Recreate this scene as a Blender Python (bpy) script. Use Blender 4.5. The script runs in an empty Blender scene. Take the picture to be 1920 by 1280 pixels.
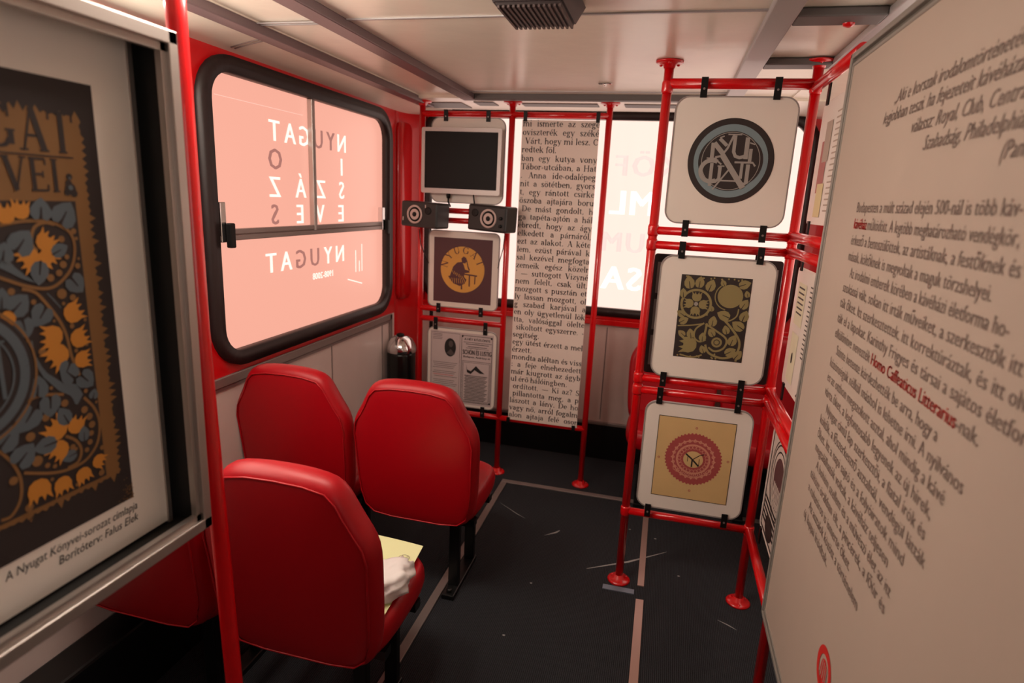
import bpy, bmesh, math, random
from mathutils import Vector, Matrix
random.seed(7)
PI = math.pi
sc = bpy.context.scene
col = sc.collection

# ---------------------------------------------------------------- camera, world, light, exposure
YAW, PIT, ROL, FPX, CH = 0.2384, 0.2300, 0.0489, 1132.0, 1.628
fwd = Vector((-math.sin(YAW)*math.cos(PIT), math.cos(YAW)*math.cos(PIT), -math.sin(PIT)))
rt = Vector((math.cos(YAW), math.sin(YAW), 0)); upv = rt.cross(fwd)
r2 = math.cos(ROL)*rt + math.sin(ROL)*upv; u2 = -math.sin(ROL)*rt + math.cos(ROL)*upv
cd = bpy.data.cameras.new('camera'); cam = bpy.data.objects.new('camera', cd); col.objects.link(cam)
m = Matrix((r2, u2, -fwd)).transposed().to_4x4(); m.translation = (0, 0, CH); cam.matrix_world = m
cd.sensor_width = 36; cd.lens = FPX/1920*36; cd.clip_start = 0.02
cd.dof.use_dof = True; cd.dof.focus_distance = 1.95; cd.dof.aperture_fstop = 2.7
sc.camera = cam
sc.view_settings.view_transform = 'Standard'; sc.view_settings.look = 'None'
sc.view_settings.gamma = 1; sc.view_settings.use_curve_mapping = False
sc.view_settings.exposure = 0.0
w = bpy.data.worlds.new('daylight'); sc.world = w; w.use_nodes = True
bg = w.node_tree.nodes['Background']; bg.inputs[0].default_value = (1.0, 0.93, 0.84, 1); bg.inputs[1].default_value = 0.15
FILM_L, FILM_R, FILM_REAR, FILM_FRONT = 0.93, 2.0, 1.62, 0.25

FILL_LAMP = 50.0  # strength of the added fill lamps

# ---------------------------------------------------------------- materials
def lin(c):
    return tuple((x/255/12.92 if x <= 10 else ((x/255+.055)/1.055)**2.4) for x in c) + (1,)
MATS = {}
def mat(name, rgb, rough=.5, metal=0., spec=.5, bump=None, emit=None, coat=0., vary=0., linear=False):
    if name in MATS: return MATS[name]
    M = bpy.data.materials.new(name); M.use_nodes = True; nt = M.node_tree; b = nt.nodes['Principled BSDF']
    c = rgb if linear else lin(rgb)
    b.inputs['Base Color'].default_value = c; b.inputs['Roughness'].default_value = rough
    b.inputs['Metallic'].default_value = metal; b.inputs['Specular IOR Level'].default_value = spec
    b.inputs['Coat Weight'].default_value = coat
    tc = nt.nodes.new('ShaderNodeTexCoord')
    if vary:
        n = nt.nodes.new('ShaderNodeTexNoise'); n.inputs['Scale'].default_value = 9; n.inputs['Detail'].default_value = 6
        nt.links.new(tc.outputs['Object'], n.inputs['Vector'])
        mx = nt.nodes.new('ShaderNodeMix'); mx.data_type = 'RGBA'
        mx.inputs['A'].default_value = tuple(v*(1-vary) for v in c[:3])+(1,)
        mx.inputs['B'].default_value = tuple(min(1, v*(1+vary)) for v in c[:3])+(1,)
        nt.links.new(n.outputs['Fac'], mx.inputs['Factor']); nt.links.new(mx.outputs['Result'], b.inputs['Base Color'])
    if bump:
        n = nt.nodes.new('ShaderNodeTexNoise'); n.inputs['Scale'].default_value = bump[0]; n.inputs['Detail'].default_value = 4
        nt.links.new(tc.outputs['Object'], n.inputs['Vector'])
        bp = nt.nodes.new('ShaderNodeBump'); bp.inputs['Strength'].default_value = bump[1]; bp.inputs['Distance'].default_value = bump[2]
        nt.links.new(n.outputs['Fac'], bp.inputs['Height']); nt.links.new(bp.outputs['Normal'], b.inputs['Normal'])
    if emit:
        b.inputs['Emission Color'].default_value = lin(emit[0]); b.inputs['Emission Strength'].default_value = emit[1]
    MATS[name] = M; return M
RED = mat('red enamel paint', (205, 6, 14), .28, coat=.5)
REDW = mat('red painted body steel', (200, 4, 12), .35, coat=.3, bump=(30, .1, .002))
VINYL = mat('red seat vinyl', (160, 0, 16), .42, spec=.4, bump=(160, .15, .001))
VINYLE = mat('red vinyl piping', (165, 2, 18), .4)
BLACK = mat('black plastic', (10, 9, 9), .5, spec=.3)
RUBBER = mat('black rubber gasket', (34, 22, 22), .45, bump=(60, .2, .001))
BLKMET = mat('black painted steel', (12, 12, 12), .35)
ALU = mat('brushed aluminium', (190, 182, 176), .38, .85, bump=(80, .1, .0006))
ALUG = mat('dull grey aluminium trim', (150, 138, 134), .42, .6)
RAILM = mat('mauve grey ceiling rail', (118, 100, 102), .4, .3)
RAILG = mat('light grey ceiling rail', (170, 165, 165), .4, .3)
CEIL = mat('white satin ceiling laminate', (232, 222, 206), .26, spec=.8, vary=.04, bump=(3.5, .35, .012))
WALLG = mat('grey wall laminate', (212, 194, 187), .3, vary=.06, bump=(6, .2, .008))
BOARD = mat('white board', (228, 218, 208), .4)
BOARDE = mat('white board edge', (150, 140, 136), .4)
SHOWC = mat('white display board', (242, 234, 224), .5, vary=.03)
DARKV = mat('dark vent grey', (92, 86, 84), .5)
CASE = mat('dark grey case lining', (34, 34, 33), .6)
CHROME = mat('chrome', (225, 225, 225), .12, 1.)
SCREEN = mat('dark lcd screen', (16, 11, 11), .5, spec=.2)
SILVER = mat('silver plastic bezel', (190, 178, 174), .35, .2)
INK = mat('black print ink', (26, 22, 22), .6)
INKG = mat('grey print ink', (82, 72, 70), .6)
INKR = mat('red print ink', (200, 40, 34), .6)
DARKBR = mat('dark brown poster ground', (44, 36, 36), .6, vary=.15)
GOLD = mat('ochre gold print', (134, 96, 54), .6, vary=.12)
ORANGE = mat('orange print', (200, 132, 48), .6)
TEAL = mat('blue grey print', (88, 100, 108), .6)
OLIVE = mat('olive gold print', (138, 124, 80), .6, vary=.1)
EMBK = mat('emblem black brown', (40, 30, 28), .6)
EMBT = mat('emblem teal grey', (116, 134, 140), .6)
EMBS = mat('emblem silver grey', (150, 144, 138), .6)
PLUM = mat('plum brown print', (84, 46, 50), .6)
GOLDY = mat('golden yellow print', (214, 158, 72), .6, vary=.08)
PARCH = mat('parchment tan print', (206, 172, 118), .6, vary=.1)
ROSE = mat('rose red print', (164, 72, 70), .6, vary=.1)
ROSEL = mat('light rose print', (206, 140, 118), .6)
PAPER = mat('banner paper', (232, 216, 205), .6)
FLYER = mat('pale yellow green paper', (226, 230, 178), .6)
BAGM = mat('white thin plastic bag', (232, 228, 226), .3)
def film(name, rgb, s, base=(120, 70, 65)):
    return mat(name, base, .35, emit=(rgb, s))
FL = film('pink film on left window', (254, 180, 158), FILM_L, (60, 30, 28))
FLL = film('pink film letter cut outs', (255, 240, 225), 1.15)
FLD = film('dull pink sticker letters', (180, 128, 118), .75)
FR = film('pink film on right window', (255, 232, 215), FILM_R)
FB = film('pale film on rear window', (255, 226, 212), FILM_REAR*.70)
FBW = film('bright rear cut outs', (255, 250, 242), 1.5)
FBD = film('pale rose rear letters', (255, 226, 217), .98)
def carpet():
    M = mat('black ribbed carpet', (25, 25, 27), .85, spec=.25); nt = M.node_tree; b = nt.nodes['Principled BSDF']
    tc = nt.nodes['Texture Coordinate']; wv = nt.nodes.new('ShaderNodeTexWave'); wv.bands_direction = 'X'; wv.inputs['Scale'].default_value = 45
    wv.inputs['Distortion'].default_value = .6
    no = nt.nodes.new('ShaderNodeTexNoise'); no.inputs['Scale'].default_value = 260; no.inputs['Detail'].default_value = 5
    ad = nt.nodes.new('ShaderNodeMath'); ad.operation = 'MULTIPLY_ADD'; ad.inputs[1].default_value = .5
    nt.links.new(tc.outputs['Object'], wv.inputs['Vector']); nt.links.new(tc.outputs['Object'], no.inputs['Vector'])
    nt.links.new(wv.outputs['Fac'], ad.inputs[0]); nt.links.new(no.outputs['Fac'], ad.inputs[2])
    bp = nt.nodes.new('ShaderNodeBump'); bp.inputs['Strength'].default_value = .8; bp.inputs['Distance'].default_value = .004
    nt.links.new(ad.outputs[0], bp.inputs['Height']); nt.links.new(bp.outputs['Normal'], b.inputs['Normal'])
    cr = nt.nodes.new('ShaderNodeValToRGB'); cr.color_ramp.elements[0].color = (.002, .002, .0022, 1); cr.color_ramp.elements[1].color = (.034, .037, .044, 1)
    cr.color_ramp.elements[0].position = .3; cr.color_ramp.elements[1].position = 1
    nt.links.new(ad.outputs[0], cr.inputs[0]); nt.links.new(cr.outputs[0], b.inputs['Base Color'])
    return M
CARPET = carpet()

# ---------------------------------------------------------------- object helpers
def obj(name, bm, mats, parent=None, smooth=False, label=None, rel=True, fixn=True):
    me = bpy.data.meshes.new(name)
    if fixn: bmesh.ops.recalc_face_normals(bm, faces=bm.faces)
    if parent is not None and rel:
        bmesh.ops.translate(bm, verts=bm.verts, vec=-parent.matrix_basis.translation)
    bm.to_mesh(me); bm.free()
    for mm in (mats if isinstance(mats, (list, tuple)) else [mats]): me.materials.append(mm)
    if smooth:
        for p in me.polygons: p.use_smooth = True
    o = bpy.data.objects.new(name, me); col.objects.link(o)
    if parent is not None: o.parent = parent
    if label: o['label'] = label
    return o
def thing(name, label, cat, loc=(0, 0, 0), group=None, kind=None):
    o = bpy.data.objects.new(name, None); col.objects.link(o); o.location = loc; o.empty_display_size = .05
    if kind: o['kind'] = kind
    else: o['label'] = label; o['category'] = cat
    if group: o['group'] = group
    return o
def tag(o, label, cat, group=None):
    o['label'] = label; o['category'] = cat
    if group: o['group'] = group
    return o
def struct(name, bm, mats, smooth=False):
    o = obj(name, bm, mats, smooth=smooth); o['kind'] = 'structure'; return o
def box(bm, a, b, mi=0, bev=0):
    x0, y0, z0 = [min(p, q) for p, q in zip(a, b)]; x1, y1, z1 = [max(p, q) for p, q in zip(a, b)]
    r = bmesh.ops.create_cube(bm, size=1)
    vs = r['verts']
    for v in vs: v.co = Vector((x0+(v.co.x+.5)*(x1-x0), y0+(v.co.y+.5)*(y1-y0), z0+(v.co.z+.5)*(z1-z0)))
    fs = {f for v in vs for f in v.link_faces}
    for f in fs: f.material_index = mi
    if bev:
        es = list({e for v in vs for e in v.link_edges})
        rr = bmesh.ops.bevel(bm, geom=es, offset=bev, segments=2, affect='EDGES', profile=.5)
        for f in rr['faces']: f.material_index = mi
    return bm
def B(*args, **k):
    bm = bmesh.new(); box(bm, *args, **k); return bm
def tube(bm, pts, r, n=14, mi=0, cap=True):
    pts = [Vector(p) for p in pts]; rings = []
    for i, p in enumerate(pts):
        d = (pts[min(i+1, len(pts)-1)] - pts[max(i-1, 0)]).normalized()
        ref = Vector((0, 0, 1)) if abs(d.z) < .9 else Vector((1, 0, 0))
        a = d.cross(ref).normalized(); b = d.cross(a)
        rr = r[i] if isinstance(r, (list, tuple)) else r
        rings.append([bm.verts.new(p + rr*(math.cos(2*PI*k/n)*a + math.sin(2*PI*k/n)*b)) for k in range(n)])
    for i in range(len(rings)-1):
        for k in range(n):
            f = bm.faces.new((rings[i][k], rings[i][(k+1) % n], rings[i+1][(k+1) % n], rings[i+1][k])); f.material_index = mi; f.smooth = True
    if cap:
        for q in (rings[0], rings[-1]):
            f = bm.faces.new(q); f.material_index = mi
    return bm
def T(pts, r, n=14):
    return tube(bmesh.new(), pts, r, n)
def lathe(bm, prof, c, axis='z', n=28, mi=0):
    c = Vector(c); rings = []
    for (r, h) in prof:
        ring = []
        for k in range(n):
            a = 2*PI*k/n; q = {'z': (r*math.cos(a), r*math.sin(a), h), 'y': (r*math.cos(a), h, r*math.sin(a)), 'x': (h, r*math.cos(a), r*math.sin(a))}[axis]
            ring.append(bm.verts.new(c + Vector(q)))
        rings.append(ring)
    for i in range(len(rings)-1):
        for k in range(n):
            f = bm.faces.new((rings[i][k], rings[i][(k+1) % n], rings[i+1][(k+1) % n], rings[i+1][k])); f.material_index = mi; f.smooth = True
    for q in (rings[0], rings[-1]):
        f = bm.faces.new(q); f.material_index = mi
    return bm
def rrect(u0, u1, v0, v1, r, n=6):
    out = []
    for cu, cv, a0 in ((u1-r, v1-r, 0), (u0+r, v1-r, 90), (u0+r, v0+r, 180), (u1-r, v0+r, 270)):
        for k in range(n+1):
            a = math.radians(a0+90*k/n); out.append((cu+r*math.cos(a), cv+r*math.sin(a)))
    return out
def P3(ax, d, u, v):   # a point on the plane ax = d
    return Vector({'x': (d, u, v), 'y': (u, d, v), 'z': (u, v, d)}[ax])
def slab(bm, ax, d0, d1, loop, mi=0, smooth=False):
    a = [bm.verts.new(P3(ax, d0, u, v)) for u, v in loop]; b = [bm.verts.new(P3(ax, d1, u, v)) for u, v in loop]
    n = len(loop)
    for f in (bm.faces.new(a), bm.faces.new(list(reversed(b)))): f.material_index = mi
    for i in range(n):
        f = bm.faces.new((a[i], b[i], b[(i+1) % n], a[(i+1) % n])); f.material_index = mi; f.smooth = smooth
    return bm
def ringslab(bm, ax, d0, d1, outer, inner, mi=0):
    n = len(outer); L = [[bm.verts.new(P3(ax, d, u, v)) for u, v in lp] for d in (d0, d1) for lp in (outer, inner)]
    o0, i0, o1, i1 = L
    for i in range(n):
        j = (i+1) % n
        for q in ((o0[i], o0[j], i0[j], i0[i]), (o1[i], i1[i], i1[j], o1[j]), (o0[i], o1[i], o1[j], o0[j]), (i0[i], i0[j], i1[j], i1[i])):
            f = bm.faces.new(q); f.material_index = mi
    return bm
def hole_plate(bm, ax, d0, d1, rect, hole, mi=0):   # rectangle with a rounded hole
    u0, u1, v0, v1 = rect; cu = sum(p[0] for p in hole)/len(hole); cv = sum(p[1] for p in hole)/len(hole)
    n4 = len(hole)//4; outer = []
    corners = [(u1, v1), (u0, v1), (u0, v0), (u1, v0)]
    for q in range(4):
        pts = hole[q*n4:(q+1)*n4]; C = corners[q]; mid = (n4-1)/2
        for k, p in enumerate(pts):
            first = k < mid; last = k > mid
            if q % 2 == 0:   # top right / bottom left: starts on a side wall, ends on top/bottom
                outer.append((C[0], p[1]) if first else ((p[0], C[1]) if last else C))
            else:
                outer.append((p[0], C[1]) if first else ((C[0], p[1]) if last else C))
    return ringslab(bm, ax, d0, d1, outer, hole, mi)

# ---------------------------------------------------------------- printing: flat art in layers on a board
_tcache = {}
def bfont(s, shear=0.):
    k = (s, shear)
    if k not in _tcache:
        c = bpy.data.curves.new('t', 'FONT'); c.body = s; c.resolution_u = 2; c.shear = shear; c.size = 1
        o = bpy.data.objects.new('t', c); me = bpy.data.meshes.new_from_object(o)
        vs = [tuple(v.co) for v in me.vertices]; fs = [tuple(p.vertices) for p in me.polygons]
        bpy.data.objects.remove(o); bpy.data.curves.remove(c); bpy.data.meshes.remove(me)
        x0 = min([v[0] for v in vs], default=0); x1 = max([v[0] for v in vs], default=1)
        _tcache[k] = (vs, fs, x0, x1)
    return _tcache[k]

# a serif stroke alphabet: L line (x0,y0,x1,y1,w) A arc (cx,cy,rx,ry,a0,a1,k) S serif (x,y,half) D dot (x,y,r)
TK, TN, XH, CAPH, ASC, DSC = .088, .034, .46, .68, .70, -.21
def _arc(cx, cy, rx, ry, a0, a1, k=1.): return ('A', cx, cy, rx, ry, a0, a1, k)
def ln(x0, y0, x1, y1, w=TK): return ('L', x0, y0, x1, y1, w)
def sf(x, y, h=.085): return ('S', x, y, h)
def dot(x, y, r=.052): return ('D', x, y, r)
def fl(x, y): return ('L', x-.085, y-.05, x, y-.005, .04)     # flag serif at a stem top
G = {
 'a': (.46, [_arc(.2, .33, .13, .12, 0, 165), ln(.33, .33, .33, .07), _arc(.39, .07, .06, .055, 180, 300), _arc(.2, .13, .15, .13, 60, 310), dot(.09, .35, .045)]),
 'b': (.52, [ln(.11, ASC, .11, .02), fl(.11, ASC), _arc(.27, .23, .17, .225, -150, 150)]),
 'c': (.43, [_arc(.25, .23, .19, .225, 50, 318), dot(.37, .36, .05)]),
 'd': (.52, [ln(.39, ASC, .39, 0), fl(.39, ASC), _arc(.24, .23, .17, .225, 30, 330), sf(.43, 0, .06)]),
 'e': (.44, [_arc(.23, .23, .18, .225, 0, 318), ln(.07, .24, .4, .24, TN)]),
 'f': (.31, [ln(.14, 0, .14, .55), _arc(.25, .55, .11, .15, 60, 180), dot(.31, .64, .045), sf(.14, 0, .1), ln(.03, XH-.01, .29, XH-.01, TN)]),
 'g': (.48, [_arc(.21, .3, .14, .15, 0, 360), _arc(.23, -.09, .18, .11, 0, 360), ln(.1, .15, .12, .04, .05), ln(.12, .03, .35, .0, .06), ln(.33, .42, .45, .44, .05)]),
 'h': (.54, [ln(.11, ASC, .11, 0), fl(.11, ASC), sf(.11, 0), _arc(.27, .3, .14, .15, 0, 165), ln(.41, .3, .41, 0), sf(.41, 0)]),
 'i': (.27, [ln(.13, XH, .13, 0), fl(.13, XH), sf(.13, 0), dot(.13, .63)]),
 'j': (.27, [ln(.15, XH, .15, -.08), fl(.15, XH), _arc(.05, -.08, .1, .12, 270, 360), dot(.15, .63)]),
 'k': (.53, [ln(.11, ASC, .11, 0), fl(.11, ASC), sf(.11, 0), ln(.12, .2, .38, .45, TN), ln(.22, .28, .42, .01), sf(.38, .45, .07), sf(.42, 0, .09)]),
 'l': (.26, [ln(.13, ASC, .13, 0), fl(.13, ASC), sf(.13, 0)]),
 'm': (.82, [ln(.11, XH, .11, 0), fl(.11, XH), sf(.11, 0), _arc(.26, .3, .14, .15, 0, 165), ln(.4, .3, .4, 0), sf(.4, 0, .075), _arc(.55, .3, .14, .15, 0, 165), ln(.69, .3, .69, 0), sf(.69, 0)]),
 'n': (.54, [ln(.11, XH, .11, 0), fl(.11, XH), sf(.11, 0), _arc(.27, .3, .14, .15, 0, 165), ln(.41, .3, .41, 0), sf(.41, 0)]),
 'o': (.49, [_arc(.245, .23, .195, .225, 0, 360)]),
 'p': (.52, [ln(.11, XH, .11, DSC), fl(.11, XH), sf(.11, DSC), _arc(.27, .23, .17, .225, -150, 150)]),
 'q': (.52, [ln(.4, XH, .4, DSC), sf(.4, DSC), _arc(.24, .23, .17, .225, 30, 330)]),
 'r': (.38, [ln(.11, XH, .11, 0), fl(.11, XH), sf(.11, 0), _arc(.26, .29, .13, .15, 65, 160), dot(.32, .4, .05)]),
 's': (.38, [_arc(.19, .34, .12, .115, 40, 250, .9), _arc(.19, .12, .13, .12, -140, 70, .9), ln(.12, .28, .27, .17, TK), ln(.31, .44, .31, .33, TN), ln(.06, .15, .06, .02, TN)]),
 't': (.33, [ln(.14, .58, .14, .1), _arc(.22, .1, .08, .09, 180, 320), ln(.03, XH-.01, .29, XH-.01, TN)]),
 'u': (.54, [ln(.11, XH, .11, .15), fl(.11, XH), _arc(.25, .15, .14, .14, 180, 350), ln(.4, XH, .4, 0), fl(.4, XH), sf(.44, 0, .05)]),
 'v': (.49, [ln(.08, .45, .25, 0), ln(.25, .02, .41, .45, TN), sf(.09, .455, .08), sf(.41, .455, .07)]),
 'w': (.7, [ln(.08, .45, .22, 0), ln(.22, .02, .35, .45, TN), ln(.35, .45, .49, 0), ln(.49, .02, .62, .45, TN), sf(.09, .455, .08), sf(.62, .455, .07)]),
 'x': (.48, [ln(.08, .45, .4, .01), ln(.08, .01, .39, .45, TN), sf(.1, .455, .08), sf(.39, .455, .07), sf(.08, 0, .07), sf(.4, 0, .08)]),
 'y': (.49, [ln(.08, .45, .26, 0), ln(.41, .45, .2, -.17, TN), dot(.13, -.17, .05), sf(.09, .455, .08), sf(.41, .455, .07)]),
 'z': (.43, [ln(.06, .44, .37, .44, TN), ln(.35, .43, .07, .02), ln(.05, .02, .38, .02, TN), ln(.06, .44, .06, .34, TN), ln(.38, .02, .38, .13, TN)]),
 'A': (.66, [ln(.12, 0, .33, CAPH, TN), ln(.33, CAPH, .55, 0, .1), ln(.19, .23, .46, .23, TN), sf(.11, 0, .09), sf(.55, 0, .1)]),
 'D': (.7, [ln(.14, CAPH, .14, 0), _arc(.3, .34, .33, .33, -90, 90), ln(.05, .665, .32, .665, TN), ln(.05, .015, .32, .015, TN)]),
 'E': (.58, [ln(.15, CAPH, .15, 0), ln(.06, .665, .5, .665, TN), ln(.06, .015, .53, .015, TN), ln(.15, .35, .41, .35, TN), ln(.5, .66, .5, .54, TN), ln(.53, .02, .53, .14, TN), ln(.41, .42, .41, .28, TN)]),
 'C': (.64, [_arc(.34, .34, .28, .335, 45, 315), ln(.55, .66, .55, .48, TN)]),
 'F': (.54, [ln(.15, CAPH, .15, 0), ln(.06, .665, .5, .665, TN), sf(.15, 0, .1), ln(.15, .35, .4, .35, TN), ln(.5, .66, .5, .54, TN)]),
 'G': (.7, [_arc(.34, .34, .28, .335, 45, 320), ln(.55, .66, .55, .48, TN), ln(.57, .28, .57, .06), sf(.56, .28, .1)]),
 'H': (.74, [ln(.15, CAPH, .15, 0), ln(.58, CAPH, .58, 0), ln(.15, .35, .58, .35, TN), sf(.15, .67, .1), sf(.58, .67, .1), sf(.15, 0, .1), sf(.58, 0, .1)]),
 'I': (.34, [ln(.17, CAPH, .17, 0), sf(.17, .67, .1), sf(.17, 0, .1)]),
 'K': (.68, [ln(.15, CAPH, .15, 0), ln(.17, .26, .52, .67, TN), ln(.28, .38, .57, 0, .1), sf(.15, .67, .1), sf(.52, .67, .08), sf(.15, 0, .1), sf(.57, 0, .1)]),
 'L': (.56, [ln(.15, CAPH, .15, 0), ln(.06, .015, .5, .015, TN), sf(.15, .67, .1), ln(.5, .02, .5, .16, TN)]),
 'N': (.74, [ln(.15, CAPH, .15, 0, TN), ln(.14, CAPH, .58, 0, .1), ln(.58, CAPH, .58, 0, TN), sf(.12, .67, .08), sf(.58, .67, .09), sf(.15, 0, .09)]),
 'O': (.7, [_arc(.35, .34, .29, .335, 0, 360)]),
 'S': (.5, [_arc(.25, .5, .17, .17, 40, 250, .9), _arc(.25, .18, .18, .18, -140, 70, .9), ln(.17, .42, .34, .27, TK), ln(.42, .67, .42, .5, TN), ln(.07, .2, .07, .01, TN)]),
 'T': (.62, [ln(.31, CAPH, .31, 0, .095), ln(.04, .66, .58, .66, TN), sf(.31, 0, .1), ln(.04, .66, .04, .52, TN), ln(.58, .66, .58, .52, TN)]),
 'U': (.7, [ln(.15, CAPH, .15, .22), _arc(.345, .22, .195, .21, 180, 360), ln(.54, CAPH, .54, .22, TN), sf(.15, .67, .1), sf(.54, .67, .09)]),
 'V': (.66, [ln(.11, CAPH, .34, 0, .1), ln(.34, .02, .56, CAPH, TN), sf(.11, .67, .1), sf(.56, .67, .09)]),
 'Y': (.64, [ln(.09, CAPH, .33, .3, .095), ln(.33, .3, .55, CAPH, TN), ln(.33, .32, .33, 0, .095), sf(.09, .67, .09), sf(.55, .67, .08), sf(.33, 0, .1)]),
 '.': (.24, [dot(.11, .045)]), ',': (.24, [dot(.11, .045), ln(.13, .04, .07, -.1, .04)]), ':': (.24, [dot(.11, .045), dot(.11, .38)]),
 '-': (.3, [ln(.04, .2, .25, .2, .055)]), '=': (.3, [ln(.04, .16, .25, .16, .03), ln(.04, .26, .25, .26, .03)]), '—': (.9, [ln(.06, .22, .84, .22, .04)]),
 "'": (.2, [ln(.1, .7, .08, .52, .06)]), '?': (.42, [_arc(.2, .53, .14, .15, -60, 170), ln(.22, .38, .2, .18, .05), dot(.2, .045)]),
 ' ': (.24, []),
}
ACC = {'á': ('a', 1), 'é': ('e', 1), 'í': ('i', 3), 'ó': ('o', 1), 'ú': ('u', 1), 'ö': ('o', 2), 'ü': ('u', 2), 'ő': ('o', 4), 'Á': ('A', 5), 'É': ('E', 5), 'Ö': ('O', 6), 'Ó': ('O', 5)}
def glyph(ch):
    acc = 0
    if ch in ACC: ch, acc = ACC[ch]
    if ch not in G: return None
    adv, el = G[ch]; el = list(el); c = adv/2
    if acc == 1: el.append(ln(c-.02, .53, c+.1, .68, .055))
    if acc == 2: el += [dot(c-.09, .6, .045), dot(c+.09, .6, .045)]
    if acc == 3: el = [e for e in el if e[0] != 'D'] + [ln(c-.02, .54, c+.09, .68, .055)]
    if acc == 4: el += [ln(c-.1, .53, c-.01, .68, .045), ln(c+.05, .53, c+.14, .68, .045)]
    if acc == 5: el.append(ln(c-.02, .73, c+.12, .86, .055))
    if acc == 6: el += [dot(c-.1, .77, .045), dot(c+.1, .77, .045)]
    return adv, el

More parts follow.
